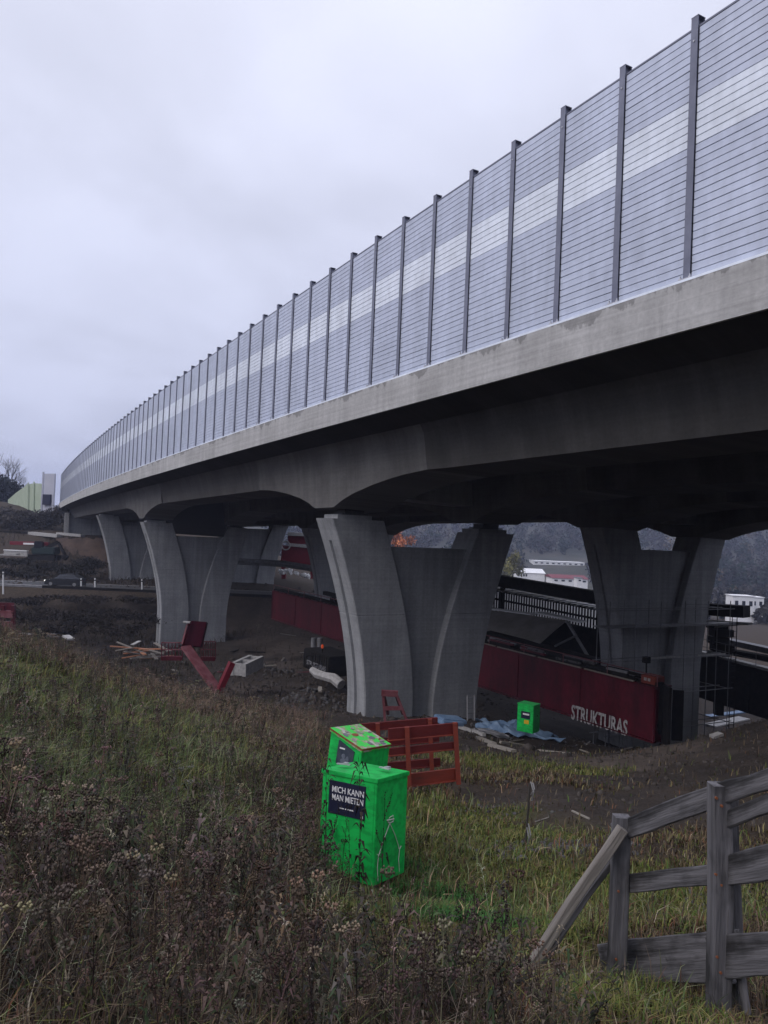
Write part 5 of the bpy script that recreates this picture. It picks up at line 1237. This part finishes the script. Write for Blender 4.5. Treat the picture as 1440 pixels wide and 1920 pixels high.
for k, (x, yb, yt, Y, lb) in enumerate(bt):
    b_ = at(x, yb, Y); H = at(x, yt, Y).z - b_.z
    t_ = thing('bare_tree', lb, 'tree', b_, group='bare trees at the left edge'); R = random.Random(20 + k)
    mb = MB(); mb.tube([(0, 0, -3), (0, 0, H * .3)], [H * .02, H * .014], 7); mb.obj('trunk', M_BARK, t_)
    mb = MB()
    for _ in range(6): branchy(mb, Vector((0, 0, H * R.uniform(.15, .3))), Vector((R.uniform(-.6, .6), R.uniform(-.6, .6), 1)).normalized(), H * .3, H * .009, 4, R)
    mb.obj('crown', M_BARK, t_)
RN = np.random.default_rng(11)
def bush(name, label, x, y, Y, rx, rz, col, n, size, group=None, cat='tree', trunk=True):
    c = at(x, y, Y); t_ = thing(name, label, cat, (c.x, c.y, c.z - rz), group=group)
    Vs, Cs = [], []
    for k in range(9):
        o = RN.normal(size=3) * .42; V, C = leaf_cloud(n // 9, (o[0] * rx, o[1] * rx * .8, rz + o[2] * rz * .8), (rx * .55, rx * .5, rz * .5), size, np.array(col) * (1 + .25 * RN.normal()), .4, RN, .3); Vs.append(V); Cs.append(C)
    quads_obj('crown', np.concatenate(Vs), np.concatenate(Cs), M_PLANT, t_)
    if trunk:
        mb = MB(); mb.tube([(0, 0, -rz * .8), (0, 0, rz)], [rx * .09, rx * .05], 7)
        for q in range(5): mb.tube([(0, 0, rz * .4), (RN.normal() * rx * .5, RN.normal() * rx * .5, rz * 1.3)], [rx * .04, rx * .015], 5)
        mb.obj('trunk', M_BARK, t_)
bush('evergreen_tree', 'dark evergreen thicket below the bare trees at the left edge', 4, 925, 192, 6, 4.2, (.010, .014, .014), 4200, .35)
bush('evergreen_tree', 'dark evergreen thicket sloping down towards the green barrier', 30, 930, 194, 4.2, 2.8, (.011, .014, .014), 2600, .35)
bush('evergreen_tree', 'dark evergreen cut by the left edge of the frame', -40, 915, 190, 7, 6, (.010, .014, .014), 4000, .35)
bush('olive_tree', 'round olive green tree between the nearest pier and the white hall', 962, 1062, 235, 3.4, 4.2, (.16, .15, .05), 2600, .3)
bush('autumn_tree', 'orange autumn tree glimpsed above the web of the nearest pier', 748, 1012, 240, 3.2, 3.6, (.42, .15, .06), 2200, .3)
bush('scrub_bush', 'brown leafless scrub on the bank left of the abutment', 30, 975, 150, 6, 2.6, (.055, .048, .042), 5200, .22, 'brown scrub on the far bank', 'bush', False)
bush('scrub_bush', 'brown leafless scrub at the foot of the grey end wall', 74, 972, 146, 4.5, 2.4, (.050, .044, .040), 4600, .22, 'brown scrub on the far bank', 'bush', False)
bush('scrub_bush', 'brown scrub spilling over the left edge of the far bank', -20, 985, 144, 6, 2.4, (.055, .048, .042), 3600, .22, 'brown scrub on the far bank', 'bush', False)
BL = ['on the slope above the red steel frame', 'straight below the dark car', 'between the car and the second pier', 'just left of the second pier', 'beside the pale board in the hollow', 'above the timber heap', 'tucked under the guard rail below the car', 'under the guard rail left of the car', 'under the guard rail next to the second pier', 'cut by the left edge of the frame below the road']
for k, (x, y, Y, rx, rz) in enumerate(((40, 1160, 74, 3.0, .7), (110, 1150, 78, 3.5, .6), (170, 1160, 74, 3, .8), (235, 1155, 77, 3, .8), (90, 1180, 66, 2.5, .6), (210, 1176, 68, 2.4, .7), (150, 1122, 83, 3, .4), (60, 1126, 82, 3, .45), (260, 1126, 83, 2.5, .4), (-20, 1140, 78, 3, .8))):
    bush('embankment_bush', 'dark brown leafless bush ' + BL[k], x, y, Y, rx, rz, (.030, .024, .020), 2400, .10, 'brown bushes on the road embankment', 'bush', False)
for k, (x, y, Y, rx, rz, lb) in enumerate(((20, 1072, 101, 3, .9, 'dark bush behind the road at the left edge'), (75, 1068, 103, 3.5, 1.0, 'dark bush on the far bank above the passing car'), (128, 1072, 102, 3, .9, 'dark bush behind the tail of the car'), (168, 1060, 106, 2.5, 1.2, 'dark bush beside the far pier and the road'), (30, 1052, 109, 3, .7, 'dark bush below the pale trough'))):
    bush('far_bank_bush', lb, x, y, Y, rx, rz, (.028, .026, .022), 2200, .12, 'dark bushes behind the road', 'bush', False)
# wooded hillside across the valley
n_t = 3000; Vs, Cs = [], []
ang = RN.uniform(-.15, .62, n_t); dist = RN.uniform(330, 900, n_t); X_ = dist * np.sin(ang); Y_ = dist * np.cos(ang); 
nr = 700; dist[:nr] = RN.uniform(205, 420, nr); ang[:nr] = RN.uniform(.10, .62, nr); X_ = dist * np.sin(ang); Y_ = dist * np.cos(ang)
ok_ = ~((dist < 330) & (np.abs(X_ / Y_ - .215) < .09) | ((dist < 470) & (np.abs(X_ / Y_ - .228) < .045))); X_, Y_ = X_[ok_], Y_[ok_]; n_t = len(X_); Z_ = tz(X_, Y_)
for i in range(n_t):
    r_ = RN.uniform(3, 6) if math.hypot(X_[i], Y_[i]) > 330 else RN.uniform(1.2, 2.6); con = RN.random() < .35
    col = np.array((.014, .024, .018)) if con else np.array((.034, .031, .028)) * RN.uniform(.8, 1.25)
    if RN.random() < .04: col = np.array((.09, .065, .03))
    V, C = leaf_cloud(80, (X_[i], Y_[i], Z_[i] + r_ * .9), (r_ * .8, r_ * .8, r_ * (1.5 if con else 1.0)), 0.85, col, .25, RN, .35); Vs.append(V); Cs.append(C)
quads_obj('hillside_wood', np.concatenate(Vs), np.concatenate(Cs), M_PLANT, kind='stuff')
#%%PLANTS

# ================================================================== PLANTS
RG = np.random.default_rng(23)
def weed_density(x, y):
    """1 in the tall dead weeds (left of the box and along the near bank), 0 on the short turf and bare soil"""
    edge = 0.25 - 0.075 * y + (vnoise(x, y, 1.6, 4) - 0.5) * 1.0
    w = sstep(-0.35, 0.55, edge - x)
    crest = 1 - sstep(-1.5, 1.5, y - (33 + 0.25 * x) + (vnoise(x, y, 2.5, 9) - 0.5) * 4)
    w *= crest
    near = sstep(0.3, -0.3, y - 3.7 - 0.25 * np.abs(x) + (vnoise(x, y, 0.8, 5) - 0.5) * 0.8) * (x < 0.8)
    return np.maximum(w, near)
def blade_mesh(name, P, H, W, az, lean, col, m, kind='stuff'):
    """tapered, bent blades: 5 vertices, one quad and one triangle each"""
    n = len(P); d = np.stack([np.cos(az), np.sin(az), np.zeros(n)], 1); sd_ = np.stack([-np.sin(az), np.cos(az), np.zeros(n)], 1)
    mid = P + d * (lean * H * .28)[:, None] + np.array([0, 0, 1]) * (H * .62)[:, None]
    tip = P + d * (lean * H * 1.0)[:, None] + np.array([0, 0, 1]) * (H * (1.0 - .30 * np.abs(lean)))[:, None]
    w = (sd_ * W[:, None])
    V = np.stack([P - w, P + w, mid + w * .7, mid - w * .7, tip], 1).reshape(-1, 3)
    me = bpy.data.meshes.new(name); me.vertices.add(5 * n); me.vertices.foreach_set('co', V.astype(np.float32).ravel())
    b = (np.arange(n) * 5)[:, None]; L_ = (b + np.array([[0, 1, 2, 3, 3, 2, 4]])).astype(np.int32)
    me.loops.add(7 * n); me.loops.foreach_set('vertex_index', L_.ravel())
    st = (np.arange(n) * 7)[:, None] + np.array([[0, 4]]); me.polygons.add(2 * n); me.polygons.foreach_set('loop_start', st.ravel().astype(np.int32)); me.update(calc_edges=True)
    a = me.attributes.new('Col', 'FLOAT_COLOR', 'POINT'); C = np.repeat(np.c_[col, np.ones(n)], 5, 0); a.data.foreach_set('color', C.astype(np.float32).ravel())
    me.materials.append(m); return link(name, me, kind=kind)
def scatter(n, ymin, ymax, power, xlim=0.62):
    u = RG.random(n); y = (ymin ** power + u * (ymax ** power - ymin ** power)) ** (1 / power)
    x = RG.uniform(-1, 1, n) * (xlim * y + .6); return x, y
def keep_clear(x, y):
    """not inside the boxes"""
    ok = np.ones(len(x), bool)
    for (c, a_, b_) in ((loc1, A_, B_), (loc2, a2, b2)):
        lx = (x - c.x) * ax_.x + (y - c.y) * ax_.y; ly = (x - c.x) * ay_.x + (y - c.y) * ay_.y
        ok &= ~((np.abs(lx) < a_ / 2 + .02) & (np.abs(ly) < b_ / 2 + .02))
    return ok
def pick(n, cols, wts, var=.3):
    k = RG.choice(len(cols), n, p=np.array(wts) / np.sum(wts)); return np.array(cols)[k] * (1 + var * (RG.random((n, 1)) * 2 - 1))
# --- turf: short olive grass on the open slope and the left bank
x, y = scatter(420000, 1.7, 34, 0.55)
g_, s_ = zones(x, y); wd_ = weed_density(x, y)
dens = np.clip(.45 + .6 * g_ - .92 * s_, 0.03, 1) * (1 - .35 * wd_)
clump = vnoise(x, y, .35, 12)
k = (RG.random(len(x)) < dens * (.35 + 1.0 * clump)) & keep_clear(x, y)
x, y, g_, wd_, s_ = x[k], y[k], g_[k], wd_[k], s_[k]; n = len(x); z = tz(x, y)
H = RG.uniform(.04, .13, n) * (1 + 1.5 * wd_) * (.7 + .9 * vnoise(x, y, .8, 6)) * np.clip(.7 + y * .03, .7, 1.5)
W = RG.uniform(.0022, .0045, n) * np.clip(.55 + y * .16, .6, 3.2)
gf = np.clip(g_ + .25 * (vnoise(x, y, .7, 8) - .5) * 2, 0, 1)
isg = RG.random(n) < (.16 + .68 * gf)
cg_ = pick(n, [(.10, .125, .026), (.15, .15, .040), (.065, .11, .022), (.18, .16, .058)], [4, 4, 3, 3])
cb_ = pick(n, [(.110, .080, .045), (.060, .045, .032), (.15, .115, .065), (.24, .20, .13), (.12, .058, .032)], [4, 4, 3, .7, 1.8])
viv = pmask(VIVID_P, x, y)[:, None]; cg_ = cg_ * (1 - viv) + np.array([.036, .115, .026]) * (.6 + .8 * RG.random((n, 1))) * viv; isg |= RG.random(n) < viv[:, 0] * .8
col = np.where(isg[:, None], cg_, cb_)
blade_mesh('turf', np.stack([x, y, z - .01], 1), H, W, RG.uniform(0, 2 * np.pi, n), RG.uniform(.1, 1.1, n), col, M_PLANT)
# --- tall dead and green grass among the weeds
x, y = scatter(230000, 1.9, 32, 0.55)
wd_ = weed_density(x, y); g_, s_ = zones(x, y)
left = sstep(-1.0, -4.0, x + y * .25)
k = (RG.random(len(x)) < np.clip(wd_ * .95 + .04 + .10 * g_, 0, 1) * (.3 + 1.1 * vnoise(x, y, .5, 15)) * (1 - .9 * s_ * (1 - wd_))) & keep_clear(x, y)
x, y, wd_, g_, left = x[k], y[k], wd_[k], g_[k], left[k]; n = len(x); z = tz(x, y)
H = RG.uniform(.14, .46, n) * (.55 + .45 * sstep(2.4, 4.5, y)) * (.55 + .7 * vnoise(x, y, 1.1, 3)) * np.clip(.55 + .11 * y, .6, 1.25) * (.55 + .45 * wd_)
W = RG.uniform(.0018, .0042, n) * np.clip(.5 + y * .14, .6, 2.8)
isg = RG.random(n) < np.clip(.10 + .62 * g_, 0, 1)
cg_ = pick(n, [(.070, .100, .034), (.11, .135, .050), (.18, .195, .10), (.028, .040, .016)], [4, 3, 2.2, 3.2])
cb_ = pick(n, [(.060, .042, .031), (.034, .026, .022), (.11, .078, .055), (.26, .22, .16), (.09, .046, .030)], [4, 5, 2.6, .9, 2])
red = (sstep(.45, .75, vnoise(x, y, 1.7, 33)) * sstep(3, 5, y))[:, None]; cb_ = cb_ * (1 - red) + cb_ * np.array([1.4, 1.1, .95]) * red; dry = np.exp(-(((x + 4.0) / 3.6) ** 2 + ((y - 25) / 8) ** 2))[:, None]; cb_ = cb_ * (1 - dry) + np.array([.165, .115, .085]) * (.6 + .8 * RG.random((n, 1))) * dry
col = np.where(isg[:, None], cg_, cb_)
blade_mesh('tall_grass', np.stack([x, y, z - .02], 1), H, W, RG.uniform(0, 2 * np.pi, n) * .6 - .4, RG.uniform(.15, 1.3, n), col, M_PLANT)

# --- dead weeds: templates of stems, drooping leaves and seed heads, placed many times
class Tpl:
    def __init__(s): s.V = []; s.F = []; s.C = []
    def tube(s, pts, r0, r1, col):
        o = len(s.V); n = len(pts)
        for i, p in enumerate(pts):
            r = r0 + (r1 - r0) * i / max(1, n - 1)
            for k in range(3): a = 2.094 * k; s.V.append((p[0] + r * math.cos(a), p[1] + r * math.sin(a), p[2])); s.C.append(col)
        for i in range(n - 1):
            for k in range(3):
                a, b = o + 3 * i + k, o + 3 * i + (k + 1) % 3; s.F += [(a, b, b + 3), (a, b + 3, a + 3)]
    def leaf(s, p, d, L, w, col, droop=.6):
        d = Vector(d).normalized(); sd_ = d.cross(Vector((0, 0, 1))); sd_ = sd_.normalized() if sd_.length > 1e-3 else Vector((1, 0, 0)); p = Vector(p)
        m = p + d * L * .5 + Vector((0, 0, .06 * L)); e = p + d * L - Vector((0, 0, droop * L)); o = len(s.V)
        for q in (p, m + sd_ * w, m - sd_ * w, e): s.V.append(tuple(q)); s.C.append(col)
        s.F += [(o, o + 1, o + 2), (o + 1, o + 3, o + 2)]
    def blob(s, p, r, col, R):
        o = len(s.V); pts = [(0, 0, 1), (.9, 0, .1), (-.4, .8, .1), (-.4, -.8, .1), (.3, .5, -.8), (.3, -.5, -.8)]
        for q in pts: k = R.uniform(.7, 1.3); s.V.append((p[0] + q[0] * r * k, p[1] + q[1] * r * k, p[2] + q[2] * r * k)); s.C.append(col)
        s.F += [(o, o + 1, o + 2), (o, o + 2, o + 3), (o, o + 3, o + 1), (o + 1, o + 4, o + 2), (o + 1, o + 3, o + 5), (o + 1, o + 5, o + 4), (o + 2, o + 4, o + 5), (o + 2, o + 5, o + 3)]
    def arr(s): return np.array(s.V, float), np.array(s.F, np.int64), np.array(s.C, float)
BR = [(.050, .036, .029), (.085, .064, .050), (.028, .022, .019)]; ST = [(.22, .185, .135), (.14, .11, .08)]; DG = [(.022, .032, .014), (.032, .042, .018), (.03, .028, .016)]
def stem_pts(H, R, bend=.12, n=6):
    a = R.uniform(0, 6.28); b = R.uniform(.2, 1) * bend
    return [Vector((math.cos(a) * b * H * (i / (n - 1)) ** 2, math.sin(a) * b * H * (i / (n - 1)) ** 2, H * i / (n - 1))) for i in range(n)]
def at_h(pts, t):
    f = t * (len(pts) - 1); i = min(int(f), len(pts) - 2); return pts[i].lerp(pts[i + 1], f - i)
def t_umbel(R):                      # dead wild carrot
    t = Tpl(); c = R.choice(BR + ST[1:]); P_ = stem_pts(1.0, R); t.tube(P_, .006, .003, c)
    heads = [(P_[-1], Vector((0, 0, 1)))]
    for _ in range(R.randint(1, 3)):
        b = at_h(P_, R.uniform(.4, .75)); d = Vector((R.uniform(-1, 1), R.uniform(-1, 1), 1.5)).normalized(); e = b + d * R.uniform(.2, .35); t.tube([b, b.lerp(e, .5) + Vector((0, 0, -.01)), e], .004, .0025, c); heads.append((e, d))
    for (h, d) in heads:
        for k in range(9):
            a = 6.28 * k / 9 + R.uniform(-.2, .2); e = h + Vector((math.cos(a) * .042, math.sin(a) * .042, .055 + R.uniform(-.01, .015))); t.tube([h, e], .0018, .0015, c); t.blob(e, .015, c, R)
    for _ in range(7):
        b = at_h(P_, R.uniform(.05, .6)); t.leaf(b, (R.uniform(-1, 1), R.uniform(-1, 1), .4), R.uniform(.06, .14), .008, R.choice(BR + DG))
    return t.arr()
def t_leafy(R):                      # mugwort: dark drooping leaves
    t = Tpl(); c = R.choice(BR); P_ = stem_pts(1.0, R, .2); t.tube(P_, .006, .002, c)
    for i in range(58):
        b = at_h(P_, R.uniform(.12, 1)); a = R.uniform(0, 6.28); t.leaf(b, (math.cos(a), math.sin(a), R.uniform(-.1, .9)), R.uniform(.05, .14), R.uniform(.007, .019), R.choice(DG + BR + BR), R.uniform(.2, .9))
    return t.arr()
def t_spike(R):                      # dock and goldenrod seed spikes
    t = Tpl(); c = R.choice(BR); P_ = stem_pts(1.0, R, .15); t.tube(P_, .006, .003, c)
    br = [P_]
    for _ in range(R.randint(2, 5)):
        b = at_h(P_, R.uniform(.45, .85)); d = Vector((R.uniform(-.7, .7), R.uniform(-.7, .7), 1)).normalized(); q = [b, b + d * .12, b + d * .24 + Vector((0, 0, .02))]; t.tube(q, .003, .002, c); br.append(q)
    for q in br:
        for _ in range(11): p = at_h(q, R.uniform(.55 if q is P_ else .2, 1)); t.blob(p + Vector((R.uniform(-.012, .012), R.uniform(-.012, .012), 0)), R.uniform(.006, .013), R.choice(BR), R)
    for _ in range(8):
        b = at_h(P_, R.uniform(.05, .6)); t.leaf(b, (R.uniform(-1, 1), R.uniform(-1, 1), .2), R.uniform(.08, .16), .014, R.choice(BR + DG), .8)
    return t.arr()
def t_panicle(R):                    # straw grass with a feathery head
    t = Tpl(); c = R.choice(ST); P_ = stem_pts(1.0, R, .35, 7); t.tube(P_, .0032, .0016, c)
    for _ in range(16):
        b = at_h(P_, R.uniform(.78, 1)); t.leaf(b, (R.uniform(-1, 1), R.uniform(-1, 1), .9), R.uniform(.03, .06), .004, c, .4)
    for _ in range(3):
        b = at_h(P_, R.uniform(.02, .4)); t.leaf(b, (R.uniform(-1, 1), R.uniform(-1, 1), 1.0), R.uniform(.2, .35), .004, R.choice(ST + BR), .5)
    return t.arr()
RW = random.Random(31)
TPL = [t_umbel(RW) for _ in range(4)] + [t_leafy(RW) for _ in range(4)] + [t_spike(RW) for _ in range(4)] + [t_panicle(RW) for _ in range(4)]
def place_weeds(name, x, y, h, kinds):
    z = tz(x, y); VV, FF, CC = [], [], []; o = 0
    for k, (V, F, C) in enumerate(TPL):
        ii = np.where(kinds == k)[0]
        if not len(ii): continue
        a = RG.uniform(0, 2 * np.pi, len(ii)); c, s = np.cos(a)[:, None], np.sin(a)[:, None]; sc = h[ii][:, None]; fat = np.clip(.7 + y[ii] * .07, .8, 2.0)[:, None]
        px = (V[None, :, 0] * c - V[None, :, 1] * s) * sc * (1 + 0 * fat); py = (V[None, :, 0] * s + V[None, :, 1] * c) * sc; pz = V[None, :, 2] * sc
        lx, ly = RG.normal(0, .10, (len(ii), 1)), RG.normal(0, .10, (len(ii), 1))
        P_ = np.stack([px + x[ii][:, None] + lx * pz, py + y[ii][:, None] + ly * pz, pz + z[ii][:, None] - .03], -1).reshape(-1, 3)
        VV.append(P_); FF.append((F[None] + (np.arange(len(ii)) * len(V))[:, None, None]).reshape(-1, 3) + o); CC.append(np.tile(C, (len(ii), 1)) * np.repeat(RG.uniform(.6, 1.75, len(ii)), len(V))[:, None] * np.repeat(1 + RG.normal(0, .09, (len(ii), 3)), len(V), 0)); o += len(P_)
    V = np.concatenate(VV); F = np.concatenate(FF); C = np.concatenate(CC)
    me = bpy.data.meshes.new(name); me.vertices.add(len(V)); me.vertices.foreach_set('co', V.astype(np.float32).ravel()); me.loops.add(F.size); me.loops.foreach_set('vertex_index', F.astype(np.int32).ravel())
    me.polygons.add(len(F)); me.polygons.foreach_set('loop_start', np.arange(0, F.size, 3, dtype=np.int32)); me.update(calc_edges=True)
    a = me.attributes.new('Col', 'FLOAT_COLOR', 'POINT'); a.data.foreach_set('color', np.c_[C, np.ones(len(C))].astype(np.float32).ravel()); me.materials.append(M_PLANT)
    return link(name, me, kind='stuff')
x, y = scatter(15500, 2.5, 31, 0.75)
wd_ = weed_density(x, y); g_, s_ = zones(x, y)
k = (RG.random(len(x)) < np.clip(wd_ * (.95 - .58 * g_), 0, 1) * (.35 + vnoise(x, y, .9, 21))) & keep_clear(x, y); x, y = x[k], y[k]
h = RG.uniform(.30, .80, len(x)) * np.clip(.35 + .13 * y, .45, 1.0)
kinds = np.where(RG.random(len(x)) < .30, RG.integers(0, 4, len(x)), np.where(RG.random(len(x)) < .5, RG.integers(4, 8, len(x)), np.where(RG.random(len(x)) < .72, RG.integers(8, 12, len(x)), RG.integers(12, 16, len(x)))))
place_weeds('dead_weeds', x, y, h, kinds)
# taller thicket of last summer's weeds left of the boxes
x, y = scatter(1900, 4.6, 16, 0.8); g_, s_ = zones(x, y)
k = (RG.random(len(x)) < weed_density(x, y) * sstep(.42, .62, vnoise(x, y, 1.4, 71) + .10 * sstep(2.2, .4, np.abs(x + 1.2))) * (1 - .92 * g_)) & keep_clear(x, y); x, y = x[k], y[k]
place_weeds('dead_weeds', x, y, RG.uniform(.6, 1.05, len(x)) * np.clip(.2 + .1 * y, .5, 1), np.where(RG.random(len(x)) < .40, RG.integers(4, 8, len(x)), RG.integers(0, 16, len(x))))
x, y = scatter(700, 4.5, 26, 0.7)           # a few stragglers over the open turf
g_, s_ = zones(x, y); k = (x > .3 - .07 * y) & (RG.random(len(x)) < .55 * (1 - .6 * s_)) & keep_clear(x, y) & (np.hypot(x - 2.2, y - 10) > .2); x, y = x[k], y[k]
place_weeds('sparse_weeds', x, y, RG.uniform(.15, .5, len(x)), RG.integers(0, 16, len(x)))

n_ = 70; x = RG.uniform(-1.0, -.12, n_); y = RG.uniform(7.2, 8.2, n_); k = keep_clear(x, y); x, y = x[k], y[k]
place_weeds('dead_weeds', x, y, RG.uniform(.35, .85, len(x)) * np.where(x < -.45, 1.0, .6), RG.integers(0, 12, len(x)))
# --- coarse dead growth on the road embankment and round the site
x = RG.uniform(-48, -6, 34000); y = RG.uniform(36, 84, len(x)); bl = sstep(.35, .6, vnoise(x, y, 3.2, 41) * .6 + vnoise(x, y, 11, 44) * .4)
k = (RG.random(len(x)) < bl * np.where(x > -14, .12, 1)) & (np.abs(y - road_y(x)) > 5) ; x, y = x[k], y[k]; n = len(x)
blade_mesh('embankment_growth', np.stack([x, y, tz(x, y) - .02], 1), RG.uniform(.25, .8, n), RG.uniform(.012, .035, n), RG.uniform(0, 6.28, n), RG.uniform(.2, 1.2, n), pick(n, [(.040, .030, .022), (.06, .046, .034), (.085, .068, .048), (.03, .034, .016)], [4, 3, 1.4, 1.5]), M_PLANT)
x = RG.uniform(-78, -22, 16000); y = RG.uniform(96, 140, len(x)); k = (RG.random(len(x)) < sstep(.4, .62, vnoise(x, y, 4.2, 61) * .6 + vnoise(x, y, 13, 64) * .4)) & (np.abs(y - road_y(x)) > 5.5); x, y = x[k], y[k]; n = len(x)
blade_mesh('far_bank_growth', np.stack([x, y, tz(x, y) - .02], 1), RG.uniform(.3, 1.0, n), RG.uniform(.02, .05, n), RG.uniform(0, 6.28, n), RG.uniform(.2, 1.2, n), pick(n, [(.040, .032, .026), (.06, .05, .04), (.03, .03, .02)], [4, 3, 2]), M_PLANT)
x = RG.uniform(-7, -1.4, 150); y = RG.uniform(33, 43, 150); place_weeds('dead_weeds', x, y, RG.uniform(.3, .8, 150), RG.integers(0, 12, 150))
x = RG.uniform(-46, -10, 1500); y = RG.uniform(34, 82, len(x)); k = (RG.random(len(x)) < sstep(.4, .65, vnoise(x, y, 5, 51))) & (np.abs(y - road_y(x)) > 5.5); x, y = x[k], y[k]
place_weeds('dead_weeds', x, y, RG.uniform(.6, 1.3, len(x)), RG.integers(0, 12, len(x)))
# --- single dark weeds standing against the green box
def single_weed(label, px, ybase, Y, ytop, kind, seed, fat=1.5):
    c = at(px, ybase, Y); gz_ = tz1(c.x, c.y); H = at(px, ytop, Y).z - gz_; R = random.Random(seed)
    V, F, C = (t_leafy, t_spike, t_umbel)[kind](R); V = V * np.array([H * .8, H * .8, H]); C = C * .55
    me = bpy.data.meshes.new('tall_weed'); me.from_pydata(V.tolist(), [], F.tolist()); a = me.attributes.new('Col', 'FLOAT_COLOR', 'POINT'); a.data.foreach_set('color', np.c_[C, np.ones(len(C))].astype(np.float32).ravel()); me.materials.append(M_PLANT)
    o = link('tall_weed', me, label=label, cat='weed', group='tall dark weeds against the green boxes'); o.location = (c.x, c.y, gz_)
single_weed('tall dark leafy weed rising past the sign to the lid of the front green box', 674, 1640, 7.7, 1418, 0, 3)
single_weed('dark weed at the left corner of the front green box', 611, 1600, 7.9, 1432, 0, 4)
single_weed('thin dark weed in front of the corded face of the green box', 716, 1640, 7.6, 1488, 1, 5)
single_weed('slim dark weed just right of the front green box', 783, 1650, 8.0, 1560, 1, 6)
single_weed('dark umbel weed hiding the lower sign of the front green box', 640, 1640, 7.5, 1520, 2, 7)
single_weed('bushy dark weed low before the front green box', 655, 1650, 7.4, 1540, 1, 8)

# --- stones and clods
def stones(name, m, n, cx, cy, rx, ry, s0, s1, seed):
    R = np.random.default_rng(seed); x = cx + R.normal(size=n) * rx; y = cy + R.normal(size=n) * ry; z = tz(x, y); s = R.uniform(s0, s1, n) ** 1.0 * (R.random(n) ** 1.5 * .8 + .25)
    ico = np.array([(0, 0, 1), (.89, 0, .45), (.28, .85, .45), (-.72, .53, .45), (-.72, -.53, .45), (.28, -.85, .45), (.72, .53, -.45), (-.28, .85, -.45), (-.89, 0, -.45), (-.28, -.85, -.45), (.72, -.53, -.45), (0, 0, -1)])
    fc_ = np.array([(0, 1, 2), (0, 2, 3), (0, 3, 4), (0, 4, 5), (0, 5, 1), (1, 6, 2), (2, 7, 3), (3, 8, 4), (4, 9, 5), (5, 10, 1), (6, 7, 2), (7, 8, 3), (8, 9, 4), (9, 10, 5), (10, 6, 1), (11, 7, 6), (11, 8, 7), (11, 9, 8), (11, 10, 9), (11, 6, 10)])
    V = ico[None] * (1 + R.uniform(-.35, .35, (n, 12, 1))) * s[:, None, None] * R.uniform(.6, 1.2, (n, 1, 3)) + np.stack([x, y, z], 1)[:, None]
    F = (fc_[None] + (np.arange(n) * 12)[:, None, None]).reshape(-1, 3); V = V.reshape(-1, 3)
    me = bpy.data.meshes.new(name); me.vertices.add(len(V)); me.vertices.foreach_set('co', V.astype(np.float32).ravel()); me.loops.add(F.size); me.loops.foreach_set('vertex_index', F.astype(np.int32).ravel()); me.polygons.add(len(F)); me.polygons.foreach_set('loop_start', np.arange(0, F.size, 3, dtype=np.int32)); me.update(calc_edges=True); me.materials.append(m)
    return link(name, me, kind='stuff')
M_CLOD = mat('soil_clod', (.035, .029, .025), (.075, .064, .056), scale=3, rough=.95)
g_ = ground(1045, 1590); stones('rubble', M_STONE, 420, g_.x, g_.y, .45, .28, .02, .07, 1)
g_ = ground(920, 1520); stones('rubble', M_STONE, 160, g_.x, g_.y, .45, .4, .02, .05, 2)
g_ = ground(1380, 1700); stones('rubble', M_STONE, 160, g_.x, g_.y, .3, .35, .02, .05, 6)
stones('clods', M_CLOD, 2600, 9, 24, 5.5, 6, .02, .10, 3)
stones('clods', M_CLOD, 5200, -6, 48, 9, 11, .04, .22, 4); stones('rubble', M_STONE, 380, -16, 50, 2.2, 1.6, .06, .24, 14); stones('rubble', M_STONE, 260, -9.5, 60, 1.6, 1.4, .06, .26, 15)
g_ = ground(960, 1375); stones('site_litter', M_STONE, 260, g_.x, g_.y, 3.0, 1.6, .03, .10, 5)
g_ = ground(600, 1300, y0=33); stones('rubble', M_STONE, 320, -3.6, 40, 1.6, 1.2, .06, .26, 8)
c_ = at(330, 1250, 46); stones('clods', M_CLOD, 1500, -46, 102, 14, 6, .1, .5, 12); stones('site_litter', M_DIRTYW, 110, c_.x, c_.y, 1.3, 1.0, .04, .13, 9)

# ------------------------------------------------------------------ haze over the valley
HZ = bpy.data.materials.new('haze'); HZ.use_nodes = True; t_ = HZ.node_tree; t_.nodes.clear()
o_ = t_.nodes.new('ShaderNodeOutputMaterial'); v_ = t_.nodes.new('ShaderNodeVolumePrincipled'); v_.inputs['Color'].default_value = (.64, .72, 1.0, 1); v_.inputs['Density'].default_value = 0.00045; v_.inputs['Anisotropy'].default_value = 0.0
t_.links.new(v_.outputs[0], o_.inputs['Volume'])
zlo_ = float(GZ.min()) - 1.0; zhi_ = max(float(GZ.max()), 14 + 46) + 14
mb = MB(); mb.box((0, 600, (zlo_ + zhi_) / 2), (3100, 1900, zhi_ - zlo_)); mb.obj('haze', HZ, kind='stuff')
